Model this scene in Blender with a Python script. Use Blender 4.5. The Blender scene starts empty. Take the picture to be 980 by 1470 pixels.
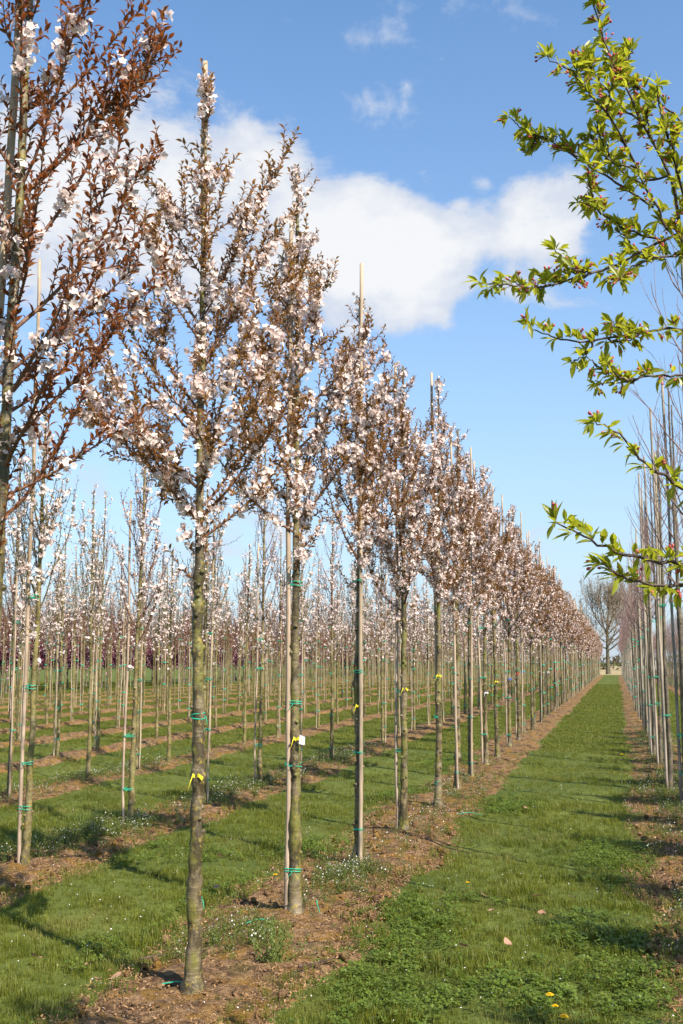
import bpy, math, random
import numpy as np
R = math.radians
sc = bpy.context.scene
COL = sc.collection

# ------------------------------------------------------------------ camera, sky, sun, exposure
cam_d = bpy.data.cameras.new('camera')
cam = bpy.data.objects.new('camera', cam_d); COL.objects.link(cam); sc.camera = cam
cam.location = (0, 0, 1.6)
cam.rotation_euler = (R(90 + 7.788), 0, R(13.98))
cam_d.sensor_fit = 'VERTICAL'; cam_d.sensor_height = 36; cam_d.lens = 38.5
cam_d.clip_start = 0.05; cam_d.clip_end = 6000

SUN_AZ = np.array([0.81, -0.59])            # horizontal direction towards the sun
SUN_EL = R(45)
sun_d = bpy.data.lights.new('sun', 'SUN')
sun = bpy.data.objects.new('sun', sun_d); COL.objects.link(sun)
sun_d.energy = 5.0; sun_d.angle = R(0.53); sun_d.color = (1.0, 0.93, 0.82)
sun.rotation_euler = (R(90) - SUN_EL, 0, math.atan2(SUN_AZ[1], SUN_AZ[0]) + R(90))
sun.location = (30, -20, 40)

sc.view_settings.view_transform = 'Standard'; sc.view_settings.look = 'None'
sc.view_settings.gamma = 1; sc.view_settings.use_curve_mapping = False
sc.view_settings.exposure = 0.95
sc.render.engine = 'CYCLES'
sc.cycles.max_bounces = 6; sc.cycles.diffuse_bounces = 3; sc.cycles.glossy_bounces = 2
sc.cycles.transmission_bounces = 3; sc.cycles.transparent_max_bounces = 6


class NT:
    """small helper round a node tree"""
    def __init__(s, tree):
        s.t = tree; s.n = tree.nodes; s.l = tree.links

    def new(s, typ, **kw):
        n = s.n.new(typ)
        for k, v in kw.items():
            setattr(n, k, v)
        return n

    def put(s, sock, v):
        if isinstance(v, bpy.types.NodeSocket):
            s.l.new(v, sock)
        elif v is not None:
            if hasattr(sock, 'default_value') and hasattr(sock.default_value, '__len__') and not hasattr(v, '__len__'):
                v = [v] * len(sock.default_value)
            if hasattr(v, '__len__') and len(v) == 3 and len(sock.default_value) == 4:
                v = (*v, 1)
            sock.default_value = v

    def math(s, op, a, b=None, c=None, clamp=False):
        n = s.new('ShaderNodeMath', operation=op, use_clamp=clamp)
        for i, v in enumerate((a, b, c)):
            if v is not None:
                s.put(n.inputs[i], v)
        return n.outputs[0]

    def mix(s, f, a, b, blend='MIX'):
        n = s.new('ShaderNodeMix', data_type='RGBA', blend_type=blend)
        s.put(n.inputs[0], f); s.put(n.inputs[6], a); s.put(n.inputs[7], b)
        return n.outputs[2]

    def noise(s, vec, scale, detail=3, rough=0.55, out=0, dist=0.0):
        n = s.new('ShaderNodeTexNoise')
        if vec is not None:
            s.l.new(vec, n.inputs['Vector'])
        n.inputs['Scale'].default_value = scale; n.inputs['Detail'].default_value = detail
        n.inputs['Roughness'].default_value = rough; n.inputs['Distortion'].default_value = dist
        return n.outputs[out]

    def step(s, v, a, b):
        n = s.new('ShaderNodeMapRange', interpolation_type='SMOOTHSTEP')
        s.put(n.inputs[0], v); n.inputs[1].default_value = a; n.inputs[2].default_value = b
        return n.outputs[0]

    def scale(s, vec, v):
        n = s.new('ShaderNodeVectorMath', operation='MULTIPLY')
        s.l.new(vec, n.inputs[0]); n.inputs[1].default_value = v
        return n.outputs[0]


# ---- world: daylight sky with fair-weather clouds (placed by compass direction and height)
world = bpy.data.worlds.new('World'); sc.world = world; world.use_nodes = True
w = NT(world.node_tree); w.n.clear()
sky = w.new('ShaderNodeTexSky', sky_type='NISHITA')
sky.sun_disc = False; sky.sun_elevation = SUN_EL
sky.sun_rotation = math.atan2(SUN_AZ[0], SUN_AZ[1])
sky.altitude = 50; sky.air_density = 1.0; sky.dust_density = 0.6; sky.ozone_density = 2.0
tc = w.new('ShaderNodeTexCoord')
dirv = tc.outputs['Generated']
sx = w.new('ShaderNodeSeparateXYZ'); w.l.new(dirv, sx.inputs[0])
az = w.math('MULTIPLY', w.math('ARCTAN2', w.math('MULTIPLY', sx.outputs[0], -1), sx.outputs[1]), 180 / math.pi)
el = w.math('MULTIPLY', w.math('ARCSINE', sx.outputs[2]), 180 / math.pi)
wv = w.new('ShaderNodeTexNoise'); w.l.new(dirv, wv.inputs['Vector']); wv.inputs['Scale'].default_value = 9; wv.inputs['Detail'].default_value = 5
wsep = w.new('ShaderNodeSeparateColor'); w.l.new(wv.outputs['Color'], wsep.inputs[0])
az2 = w.math('ADD', az, w.math('MULTIPLY', w.math('SUBTRACT', wsep.outputs[0], 0.5), 9))
el2 = w.math('ADD', el, w.math('MULTIPLY', w.math('SUBTRACT', wsep.outputs[1], 0.5), 7))
BLOBS = [(25.5, 24.4, 5.2, 3.0, 1.1), (17.8, 26.0, 3.6, 2.4, 1.05), (29, 20.5, 4.5, 3.5, .8), (13.2, 22.0, 4.0, 3.2, .95),
         (9.5, 21.6, 3.4, 2.7, .95), (2.6, 22.2, 3.3, 1.9, 1.15), (18, 20.5, 6, 2.6, .62), (11, 18.6, 5, 2.4, .7), (3.2, 18.5, 3.4, 1.1, .5),
         (11.6, 28.2, 2.0, 1.2, .42), (12.4, 31.4, 2.2, 1.0, .45), (6.6, 25.0, 1.4, 1.4, .42), (18, 32, 3, 1.2, .3), (3, 31, 5, 1.4, .2),
         (29, 9.5, 6, 2.2, .42), (20, 6.5, 9, 2.4, .45), (2, 6.0, 7, 1.4, .3), (45, 24, 9, 5, .9), (-18, 22, 8, 3.5, .9), (-40, 30, 10, 4, .9),
         (80, 28, 14, 5, .9), (125, 20, 12, 4, .9), (-90, 28, 12, 4, .9), (-150, 32, 14, 4, .9), (170, 24, 12, 4, .9)]
tot = None
for a0, e0, sa, se, wt in BLOBS:
    da = w.math('DIVIDE', w.math('SUBTRACT', az2, a0), sa)
    de = w.math('DIVIDE', w.math('SUBTRACT', el2, e0), se)
    q = w.math('ADD', w.math('MULTIPLY', da, da), w.math('MULTIPLY', de, de))
    g = w.math('MULTIPLY', w.math('POWER', 2.718, w.math('MULTIPLY', q, -1)), wt)
    tot = g if tot is None else w.math('MAXIMUM', tot, g) if wt < .5 else w.math('ADD', tot, g)
fb = w.noise(w.scale(dirv, (1, 1, 1.6)), 10, 9, .6, 0, .5)
fb2 = w.noise(w.scale(dirv, (1, 1, 1.5)), 30, 5, .6)
dens = w.math('ADD', tot, w.math('MULTIPLY', w.math('SUBTRACT', fb, 0.5), 1.5))
dens = w.math('ADD', dens, w.math('MULTIPLY', w.math('SUBTRACT', fb2, 0.5), 0.6))
alpha = w.step(dens, 0.28, 0.72)
thick = w.step(w.math('ADD', dens, w.math('MULTIPLY', w.math('SUBTRACT', w.noise(w.scale(dirv, (1, 1, 2.2)), 16, 5, .6), .5), 1.3)), 0.45, 1.35)
c_col = w.mix(thick, (4.25, 4.6, 5.3), (5.95, 5.95, 5.95))
hz = w.math('POWER', w.math('SUBTRACT', 1.0, w.math('ABSOLUTE', sx.outputs[2]), clamp=True), 3.6)
blue = w.mix(w.math('MULTIPLY', hz, 0.9), w.mix(1.0, sky.outputs[0], (.98, 1.30, 1.46), 'MULTIPLY'), (3.75, 4.2, 5.0))
skyc = w.mix(w.math('MULTIPLY', alpha, 0.93), blue, c_col)
bg = w.new('ShaderNodeBackground'); w.l.new(skyc, bg.inputs[0]); bg.inputs[1].default_value = 0.084
wo = w.new('ShaderNodeOutputWorld'); w.l.new(bg.outputs[0], wo.inputs[0])


# ------------------------------------------------------------------ tagging helpers
def tag(o, label=None, cat=None, group=None, kind=None):
    if label: o['label'] = label
    if cat: o['category'] = cat
    if group: o['group'] = group
    if kind: o['kind'] = kind
    return o


def put(name, data, parent=None, loc=(0, 0, 0), rz=0.0):
    o = bpy.data.objects.new(name, data); COL.objects.link(o)
    if parent is not None: o.parent = parent
    o.location = loc
    if rz: o.rotation_euler = (0, 0, rz)
    return o


# ------------------------------------------------------------------ numpy noise and mesh building
def hash2(ix, iy, seed):
    h = (ix.astype(np.int64) * 374761393 + iy.astype(np.int64) * 668265263 + seed * 974711) & 0x7fffffff
    h = ((h ^ (h >> 13)) * 1274126177) & 0x7fffffff
    h = h ^ (h >> 16)
    return (h & 0xffff) / 65535.0


def vnoise(x, y, seed=0):
    x = np.asarray(x, float); y = np.asarray(y, float)
    ix = np.floor(x); iy = np.floor(y); fx = x - ix; fy = y - iy
    fx = fx * fx * (3 - 2 * fx); fy = fy * fy * (3 - 2 * fy)
    a = hash2(ix, iy, seed); b = hash2(ix + 1, iy, seed); c = hash2(ix, iy + 1, seed); d = hash2(ix + 1, iy + 1, seed)
    return (a + (b - a) * fx) * (1 - fy) + (c + (d - c) * fx) * fy


def fbm(x, y, seed=0, octs=4):
    s = 0; amp = .5
    for i in range(octs):
        s = s + amp * vnoise(x, y, seed + i * 17); x = x * 2.03 + 5.1; y = y * 2.03 + 9.7; amp *= .5
    return s


class Geo:
    def __init__(s):
        s.V = []; s.F = []; s.n = 0; s.T = []

    def add(s, V, F, mat=0, tint=0.5, smooth=True):
        V = np.asarray(V, float).reshape(-1, 3); F = np.asarray(F, np.int64)
        s.V.append(V); s.F.append((F + s.n, mat, smooth)); s.n += len(V)
        s.T.append(np.broadcast_to(np.asarray(tint, float), (len(V),)))

    def merge(s, o):
        for (F, m, sm) in o.F:
            s.F.append((F + s.n, m, sm))
        s.V += o.V; s.T += o.T; s.n += o.n

    def mesh(s, name, mats):
        me = bpy.data.meshes.new(name)
        V = np.concatenate(s.V); T = np.concatenate(s.T)
        loops = np.concatenate([F.ravel() for F, _, _ in s.F])
        sizes = np.concatenate([np.full(len(F), F.shape[1]) for F, _, _ in s.F])
        mi = np.concatenate([np.full(len(F), m) for F, m, _ in s.F])
        sm = np.concatenate([np.full(len(F), q) for F, _, q in s.F])
        starts = np.concatenate([[0], np.cumsum(sizes)[:-1]])
        me.vertices.add(len(V)); me.vertices.foreach_set('co', V.ravel().astype(np.float32))
        me.loops.add(len(loops)); me.loops.foreach_set('vertex_index', loops.astype(np.int32))
        me.polygons.add(len(sizes)); me.polygons.foreach_set('loop_start', starts.astype(np.int32))
        me.polygons.foreach_set('material_index', mi.astype(np.int32))
        me.polygons.foreach_set('use_smooth', sm.astype(bool))
        at = me.attributes.new('tint', 'FLOAT', 'POINT'); at.data.foreach_set('value', T.astype(np.float32))
        for m in mats: me.materials.append(m)
        me.update(calc_edges=True)
        return me


def norm(a):
    a = np.asarray(a, float)
    return a / np.maximum(np.linalg.norm(a, axis=-1, keepdims=True), 1e-9)


def frames_along(P):
    """tangent and two normals at every point of a polyline"""
    P = np.asarray(P, float); T = norm(np.gradient(P, axis=0))
    ref = np.array([1.0, 0, 0]) if abs(T[0][0]) < .8 else np.array([0, 1.0, 0])
    N = np.zeros_like(P); n = ref
    for i in range(len(P)):
        n = n - T[i] * (n @ T[i]); n = n / max(np.linalg.norm(n), 1e-9); N[i] = n
    return T, N, np.cross(T, N)


def tube(geo, P, rad, sides=6, mat=0, tint=0.5, cap=True, bump=0.0, rng=None):
    P = np.asarray(P, float); k = len(P); rad = np.broadcast_to(np.asarray(rad, float), (k,))
    T, N, B = frames_along(P)
    a = np.arange(sides) * 2 * math.pi / sides
    r = rad[:, None] * np.ones(sides)[None]
    if bump: r = r * (1 + bump * (rng.random((k, sides)) - .5))
    V = P[:, None, :] + r[..., None] * (np.cos(a)[None, :, None] * N[:, None, :] + np.sin(a)[None, :, None] * B[:, None, :])
    i = np.arange(k - 1)[:, None] * sides; j = np.arange(sides)[None]; jn = (j + 1) % sides
    F = np.stack([i + j, i + jn, i + sides + jn, i + sides + j], -1).reshape(-1, 4)
    V = V.reshape(-1, 3)
    geo.add(V, F, mat, tint)
    if cap:
        c = geo.n
        geo.add(P[-1:], np.array([[c - geo.n]] * 0, np.int64).reshape(0, 3), mat, tint)
        b0 = c - sides
        tri = np.stack([b0 + np.arange(sides), b0 + (np.arange(sides) + 1) % sides, np.full(sides, c)], -1)
        geo.F.append((tri, mat, False))


def stamp(geo, tv, faces, pos, fr, scl, mat=0, tint=None, vt=None):
    """copies of a small template at many places; fr is n x 3 x 3 with the axes as columns"""
    n = len(pos)
    if n == 0: return
    tv = np.asarray(tv, float); m = len(tv)
    V = pos[:, None, :] + np.einsum('nij,mj->nmi', fr, tv) * np.asarray(scl, float).reshape(-1, 1, 1)
    t = np.full((n, m), .5) if tint is None else np.repeat(np.asarray(tint, float)[:, None], m, 1)
    if vt is not None: t = t * 0 + np.asarray(vt)[None] if tint is None else t * 0.3 + np.asarray(vt)[None] * .7
    for F in faces:
        F = np.asarray(F, np.int64)
        FF = (F[None] + (np.arange(n) * m)[:, None, None]).reshape(-1, F.shape[1])
        geo.F.append((FF + geo.n, mat, False))
    geo.V.append(V.reshape(-1, 3)); geo.T.append(t.ravel()); geo.n += n * m


def frame_from(d, up):
    """columns x, y=d, z"""
    d = norm(d); x = norm(np.cross(d, up)); z = np.cross(x, d)
    return np.stack([x, d, z], -1)


LEAF_V = [(0, 0, 0), (-.19, .40, .09), (0, .42, .01), (.19, .40, .07), (.03, 1, -.22), (-.15, .68, .03), (.14, .70, .0), (.01, .72, -.06)]
LEAF_F = [[(0, 2, 1), (0, 3, 2), (7, 4, 5), (7, 6, 4)], [(1, 2, 7, 5), (2, 3, 6, 7)]]
LEAF_LOW_V = [(0, 0, 0), (-.25, .5, .07), (.25, .5, .07), (0, 1, -.08)]
LEAF_LOW_F = [[(0, 3, 1), (0, 2, 3)]]


def flower_template(npet=5, cup=.35):
    V = [(0, 0, 0)]; F = []; vt = [0.0]
    for i in range(npet):
        a = i * 2 * math.pi / npet
        def p(da, r, z): return (r * math.cos(a + da), r * math.sin(a + da), z)
        b = len(V)
        V += [p(-.60, .72, cup * .55), p(0, 1.0, cup * .8), p(.60, .72, cup * .55)]; vt += [.75, 1, .75]
        F.append((0, b, b + 1, b + 2))
    return V, [F], vt


FL_V, FL_F, FL_T = flower_template()


# ------------------------------------------------------------------ materials
def new_mat(name):
    m = bpy.data.materials.new(name); m.use_nodes = True
    t = NT(m.node_tree); t.n.clear()
    out = t.new('ShaderNodeOutputMaterial')
    return m, t, out


def principled(t, col, rough=.7, spec=.3, normal=None):
    p = t.new('ShaderNodeBsdfPrincipled')
    t.put(p.inputs['Base Color'], col); t.put(p.inputs['Roughness'], rough)
    p.inputs['Specular IOR Level'].default_value = spec
    if normal is not None: t.l.new(normal, p.inputs['Normal'])
    return p.outputs[0]


def bump_of(t, h, strength=.5, dist=.01):
    b = t.new('ShaderNodeBump'); t.put(b.inputs['Height'], h)
    b.inputs['Strength'].default_value = strength; b.inputs['Distance'].default_value = dist
    return b.outputs[0]


def attr(t, name='tint'):
    a = t.new('ShaderNodeAttribute'); a.attribute_name = name
    return a.outputs['Fac']


def obj_random(t):
    return t.new('ShaderNodeObjectInfo').outputs['Random']


def leaf_mat(name, c0, c1, trans=.35, tcol=None, rough=.45, per_object=0.0, spec=.35):
    m, t, out = new_mat(name)
    f = attr(t)
    if per_object:
        f = t.math('ADD', t.math('MULTIPLY', f, 1 - per_object), t.math('MULTIPLY', obj_random(t), per_object))
    c = t.mix(f, c0, c1)
    s = principled(t, c, rough, spec)
    tr = t.new('ShaderNodeBsdfTranslucent')
    t.put(tr.inputs[0], t.mix(.5, c, tcol) if tcol else c)
    mx = t.new('ShaderNodeMixShader'); mx.inputs[0].default_value = trans
    t.l.new(s, mx.inputs[1]); t.l.new(tr.outputs[0], mx.inputs[2]); t.l.new(mx.outputs[0], out.inputs[0])
    return m


def bark_mat(name, c0, c1, lichen=(.34, .24, .03), amount=.5, band=.5, rough=.6, green=0.0):
    m, t, out = new_mat(name)
    tcn = t.new('ShaderNodeTexCoord'); oi = t.new('ShaderNodeObjectInfo')
    off = t.new('ShaderNodeVectorMath', operation='MULTIPLY_ADD')
    t.l.new(oi.outputs['Random'], off.inputs[0]); off.inputs[1].default_value = (13, 7, 31); t.l.new(tcn.outputs['Object'], off.inputs[2])
    v = off.outputs[0]
    n1 = t.noise(v, 5, 4, .6); n2 = t.noise(t.scale(v, (12, 12, 70)), 1.0, 3, .6)
    n3 = t.noise(v, 24, 5, .7); n4 = t.noise(t.scale(v, (1, 1, .45)), 9, 3, .5); n5 = t.noise(t.scale(v, (8, 8, 5)), 1.0, 5, .7)
    c = t.mix(t.step(n1, .35, .65), c0, c1)
    c = t.mix(t.math('MULTIPLY', t.step(n2, .52, .7), band), c, (.30, .25, .17))
    c = t.mix(t.math('MULTIPLY', t.step(n2, .48, .3), band * .8), c, (.05, .038, .022))
    c = t.mix(t.math('MULTIPLY', t.step(n4, .47, .62), green), c, (.14, .135, .02))
    c = t.mix(t.math('MULTIPLY', t.step(n5, .47, .57), .9 * min(1, .3 + band * 1.3)), c, tuple(x * .42 for x in c0))
    c = t.mix(t.math('MULTIPLY', t.step(n3, .56, .62), amount), c, lichen)
    h = t.math('ADD', t.math('MULTIPLY', n2, .35), t.math('MULTIPLY_ADD', n3, 1.0, n5))
    s = principled(t, c, rough, .35, bump_of(t, h, .8, .008))
    t.l.new(s, out.inputs[0])
    return m


def plain_mat(name, c, rough=.6, spec=.3, vary=.15, scale=20):
    m, t, out = new_mat(name)
    tcn = t.new('ShaderNodeTexCoord')
    n = t.noise(tcn.outputs['Object'], scale, 3)
    col = t.mix(t.step(n, .3, .7), tuple(x * (1 - vary) for x in c), tuple(min(1, x * (1 + vary)) for x in c))
    t.l.new(principled(t, col, rough, spec), out.inputs[0])
    return m


def cane_mat(name, c0, c1, streak=(.17, .13, .09)):
    m, t, out = new_mat(name)
    tcn = t.new('ShaderNodeTexCoord'); oi = t.new('ShaderNodeObjectInfo')
    off = t.new('ShaderNodeVectorMath', operation='MULTIPLY_ADD')
    t.l.new(oi.outputs['Random'], off.inputs[0]); off.inputs[1].default_value = (13, 7, 31); t.l.new(tcn.outputs['Object'], off.inputs[2])
    n = t.noise(t.scale(off.outputs[0], (60, 60, 2.5)), 1, 4, .6); n2 = t.noise(off.outputs[0], 3, 3)
    c = t.mix(t.step(n2, .3, .7), tuple(x * .72 for x in c0), c1)
    c = t.mix(oi.outputs['Random'], c, t.mix(.5, c, (.36, .30, .17)))
    c = t.mix(t.math('MULTIPLY', t.step(n, .46, .66), .75), c, streak)
    t.l.new(principled(t, c, .65, .25, bump_of(t, n, .4, .003)), out.inputs[0])
    return m


M = {}
M['bark'] = bark_mat('cherry_bark', (.115, .085, .04), (.185, .14, .08), lichen=(.27, .20, .04), amount=.75, band=.62, rough=.5, green=.8)
M['bark_young'] = bark_mat('young_bark', (.15, .115, .045), (.21, .17, .08), amount=.5, band=.4, green=.5)
M['bark_grey'] = bark_mat('grey_bark', (.085, .068, .05), (.15, .12, .09), amount=.25, band=.35, green=.25)
M['twig'] = bark_mat('red_brown_twig', (.13, .058, .032), (.20, .10, .06), amount=.0, band=.3)
M['twig_dark'] = bark_mat('dark_twig', (.045, .026, .020), (.085, .05, .04), amount=.0, band=.3)
M['twig_pink'] = bark_mat('pale_pink_twig', (.17, .10, .085), (.26, .165, .14), amount=.0, band=.2)
M['twig_olive'] = bark_mat('olive_twig', (.14, .105, .045), (.19, .14, .07), amount=.1, band=.2)
M['bronze'] = leaf_mat('bronze_leaf', (.14, .048, .017), (.265, .145, .030), .38, (.55, .26, .05), .42)
M['rusty'] = leaf_mat('rusty_leaf', (.13, .034, .013), (.24, .095, .024), .36, (.52, .14, .03), .42)
M['petal'] = leaf_mat('white_petal', (.74, .44, .40), (.87, .81, .75), .36, (.95, .82, .74), .6, spec=.2)
M['young_leaf'] = leaf_mat('young_leaf', (.14, .10, .025), (.22, .22, .05), .4, (.3, .3, .05))
M['red_leaf'] = leaf_mat('reddish_leaf', (.17, .07, .045), (.25, .14, .06), .35, (.4, .18, .06))
M['pink_bud'] = leaf_mat('pink_bud', (.40, .22, .20), (.58, .40, .36), .25)
M['plum_leaf'] = leaf_mat('plum_leaf', (.10, .025, .045), (.19, .055, .085), .3, (.3, .06, .1))
M['plum_flower'] = leaf_mat('plum_flower', (.52, .27, .34), (.72, .48, .53), .3)
M['crab_leaf'] = leaf_mat('crab_leaf', (.15, .175, .012), (.40, .40, .03), .52, (.66, .66, .04), .36, spec=.4)
M['crab_bud'] = leaf_mat('crab_bud', (.42, .05, .06), (.62, .15, .14), .2, rough=.5)
M['cane'] = cane_mat('weathered_cane', (.38, .27, .195), (.50, .365, .27))
M['cane_grey'] = cane_mat('grey_cane', (.27, .225, .185), (.40, .335, .275))
M['tie'] = plain_mat('green_twine', (.015, .36, .22), .5, .3)
M['tape_yellow'] = plain_mat('yellow_tape', (.78, .66, .04), .5)
M['tape_white'] = plain_mat('white_tape', (.8, .8, .8), .5)
M['tape_blue'] = plain_mat('blue_tape', (.03, .16, .62), .5)
M['tape_red'] = plain_mat('red_tape', (.6, .05, .04), .5)
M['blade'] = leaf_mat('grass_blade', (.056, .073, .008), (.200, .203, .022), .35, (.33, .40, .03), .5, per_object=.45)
def vary_by_place(m, col, scale, amount):
    t = NT(m.node_tree); p = [n for n in t.n if n.type == 'BSDF_PRINCIPLED'][0]
    src_ = p.inputs['Base Color'].links[0].from_socket
    pos = t.new('ShaderNodeNewGeometry').outputs['Position']
    f = t.math('MULTIPLY', t.step(t.noise(pos, scale, 4, .65), .48, .72), amount)
    t.put(p.inputs['Base Color'], t.mix(f, src_, col))


vary_by_place(M['blade'], (.25, .205, .07), 1.3, .6)
vary_by_place(M['blade'], (.05, .078, .010), .7, .5)
M['clover'] = leaf_mat('clover_leaf', (.06, .095, .010), (.15, .20, .024), .35, (.30, .45, .03), .5, per_object=.35)
M['weed'] = leaf_mat('weed_leaf', (.08, .115, .02), (.17, .19, .04), .35, (.25, .3, .04), .55)
M['litter'] = leaf_mat('litter_flake', (.13, .06, .023), (.43, .255, .12), .1, None, .8, per_object=.7)
M['white_speck'] = leaf_mat('fallen_petal', (.70, .62, .60), (.85, .80, .78), .2, None, .7)
M['dry_leaf'] = leaf_mat('dry_leaf', (.26, .135, .075), (.40, .235, .15), .2, None, .75)
M['yellow'] = leaf_mat('dandelion_yellow', (.82, .46, .005), (.88, .62, .01), .2, None, .6)
M['stem'] = plain_mat('green_stem', (.14, .2, .04), .6)


def ground_mat():
    m, t, out = new_mat('grass_turf')
    p = t.new('ShaderNodeNewGeometry').outputs['Position']
    n1 = t.noise(p, .55, 4, .6); n2 = t.noise(p, 6, 4, .65); n3 = t.noise(p, 45, 3, .6)
    c = t.mix(t.step(n1, .3, .7), (.054, .074, .012), (.108, .124, .02))
    c = t.mix(t.math('MULTIPLY', t.step(n2, .45, .75), .6), c, (.13, .16, .03))
    c = t.mix(t.math('MULTIPLY', t.step(n3, .55, .75), .55), c, (.15, .18, .045))
    c = t.mix(t.math('MULTIPLY', t.step(n3, .45, .25), .6), c, (.03, .042, .012))
    s = principled(t, c, .85, .15, bump_of(t, t.math('ADD', n3, n2), .8, .03))
    t.l.new(s, out.inputs[0])
    return m


def soil_mat():
    m, t, out = new_mat('mossy_soil')
    p = t.new('ShaderNodeNewGeometry').outputs['Position']
    n1 = t.noise(p, 2.2, 4, .6); n2 = t.noise(p, 14, 5, .7); n3 = t.noise(p, 70, 4, .65); n4 = t.noise(p, 5, 5, .7)
    c = t.mix(t.step(n2, .38, .64), (.09, .048, .024), (.31, .185, .09))
    c = t.mix(t.math('MULTIPLY', t.step(n4, .47, .61), .8), c, (.235, .125, .018))       # orange-brown moss
    c = t.mix(t.math('MULTIPLY', t.step(n1, .55, .7), .35), c, (.10, .12, .025))
    c = t.mix(t.math('MULTIPLY', t.step(n3, .58, .72), .6), c, (.46, .33, .23))
    c = t.mix(t.math('MULTIPLY', t.step(n3, .42, .28), .6), c, (.07, .042, .026))
    s = principled(t, c, .9, .15, bump_of(t, t.math('ADD', n3, n2), 1.0, .03))
    t.l.new(s, out.inputs[0])
    return m


M['ground'] = ground_mat(); M['soil'] = soil_mat()
M['straw'] = plain_mat('dry_field', (.30, .23, .12), .9, .1, .3, .2)
M['road'] = plain_mat('far_road', (.3, .28, .25), .9, .1, .2, .3)

# ------------------------------------------------------------------ terrain
def ground_z(x, y):
    near = np.clip(1.2 - np.hypot(x, y) / 70, 0, 1)
    return (fbm(x * .9, y * .9, 3, 4) - .47) * .09 * near + (vnoise(x * 5, y * 5, 9) - .5) * .018 * near


def axis(lo, hi, d0, d1, step, far):
    a = np.arange(d0, d1 + 1e-6, step)
    def grow(edge, end):
        out = []; s = step; v = edge
        while abs(v) < abs(end) or (end > 0) != (v > 0):
            s *= 1.22; v = v + math.copysign(s, end - v)
            if (end - edge) * (end - v) <= 0: break
            out.append(v)
        out.append(end)
        return out
    return np.array(grow(d0, lo)[::-1] + list(a) + grow(d1, hi))


def sheet(name, X, Y, Z, mat, parent=None):
    nx, ny = len(X), len(Y)
    gx, gy = np.meshgrid(X, Y, indexing='ij')
    V = np.stack([gx, gy, Z(gx, gy) if callable(Z) else Z], -1).reshape(-1, 3)
    i = np.arange(nx - 1)[:, None] * ny; j = np.arange(ny - 1)[None]
    F = np.stack([i + j, i + ny + j, i + ny + j + 1, i + j + 1], -1).reshape(-1, 4)
    g = Geo(); g.add(V, F)
    return put(name, g.mesh(name, [mat]), parent)


tag(sheet('ground', axis(-2500, 2500, -12, 4, .12, 1.2), axis(-2500, 2500, 3, 36, .14, 1.2), ground_z, M['ground']), kind='structure')

ROWS = [.62, -2.0, -4.52, -6.95] + [-9.0 - 2.35 * k for k in range(0, 8)]
HALF = {.62: .56, -2.0: .60, -4.52: .56}


def bed_edge(x0, y, side):
    h = HALF.get(x0, .44 if x0 > -8 else .36)
    return h + (fbm(y * 1.1, np.full_like(y, x0 * 3.1 + side * 7), 21, 3) - .45) * .42


for ri, x0 in enumerate(ROWS + [3.2, 5.7]):
    y0 = max(3.0, abs(x0) * 1.45 - 1.5) if x0 < 0 else (3.0 if x0 < 1 else 38)
    fine = ri < 3
    Y = []; v = y0; st = .05 if fine else .09
    while v < 134:
        Y.append(v); v += st * max(1, v / 10)
    Y = np.array(Y); S = np.linspace(-1, 1, 29 if fine else 17)
    high = .02 if ri < 4 else .06
    hL = bed_edge(x0, Y, -1); hR = bed_edge(x0, Y, 1)
    ss, yy = np.meshgrid(S, Y, indexing='ij')
    xx = x0 + np.where(ss < 0, ss * hL[None], ss * hR[None])
    prof = 1 - np.abs(ss) ** 3
    z = ground_z(xx, yy) - .03 + prof * (.045 + high) + (fbm(xx * 9, yy * 9, 5, 4) - .47) * (.06 + high * .8) * (1 - np.abs(ss) ** 6 * .5)
    nx, ny = ss.shape
    V = np.stack([xx, yy, z], -1).reshape(-1, 3)
    i = np.arange(nx - 1)[:, None] * ny; j = np.arange(ny - 1)[None]
    g = Geo(); g.add(V, np.stack([i + j, i + ny + j, i + ny + j + 1, i + j + 1], -1).reshape(-1, 4))
    tag(put('soil_bed', g.mesh('soil_bed', [M['soil']])), kind='structure')

sheetY = np.linspace(139, 420, 30); sheetX = np.linspace(-9, 120, 20)
tag(sheet('field', sheetX, sheetY, lambda x, y: x * 0 + .012, M['straw']), kind='structure')


def bed_z(x, y):
    return ground_z(x, y) + .035


# ------------------------------------------------------------------ trees
def resample(P, sp, start=0.0):
    P = np.asarray(P, float); seg = np.linalg.norm(np.diff(P, axis=0), axis=1); L = np.concatenate([[0], np.cumsum(seg)])
    n = max(1, int((L[-1] * (1 - start)) / sp)); s = np.linspace(L[-1] * start, L[-1], n + 1)[1:]
    Q = np.stack([np.interp(s, L, P[:, k]) for k in range(3)], -1)
    i = np.clip(np.searchsorted(L, s) - 1, 0, len(P) - 2)
    return Q, norm(P[i + 1] - P[i])


def sweep(rng, p0, azm, a0, a1, L, n=7, wob=.05):
    """a shoot that starts at angle a0 from the vertical and ends at a1"""
    P = [np.array(p0, float)]; az = azm
    for i in range(n - 1):
        t = i / (n - 2) if n > 2 else 0
        a = a0 + (a1 - a0) * t + rng.normal(0, wob)
        az += rng.normal(0, wob)
        P.append(P[-1] + L / (n - 1) * np.array([math.sin(a) * math.cos(az), math.sin(a) * math.sin(az), math.cos(a)]))
    return np.array(P)


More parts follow.
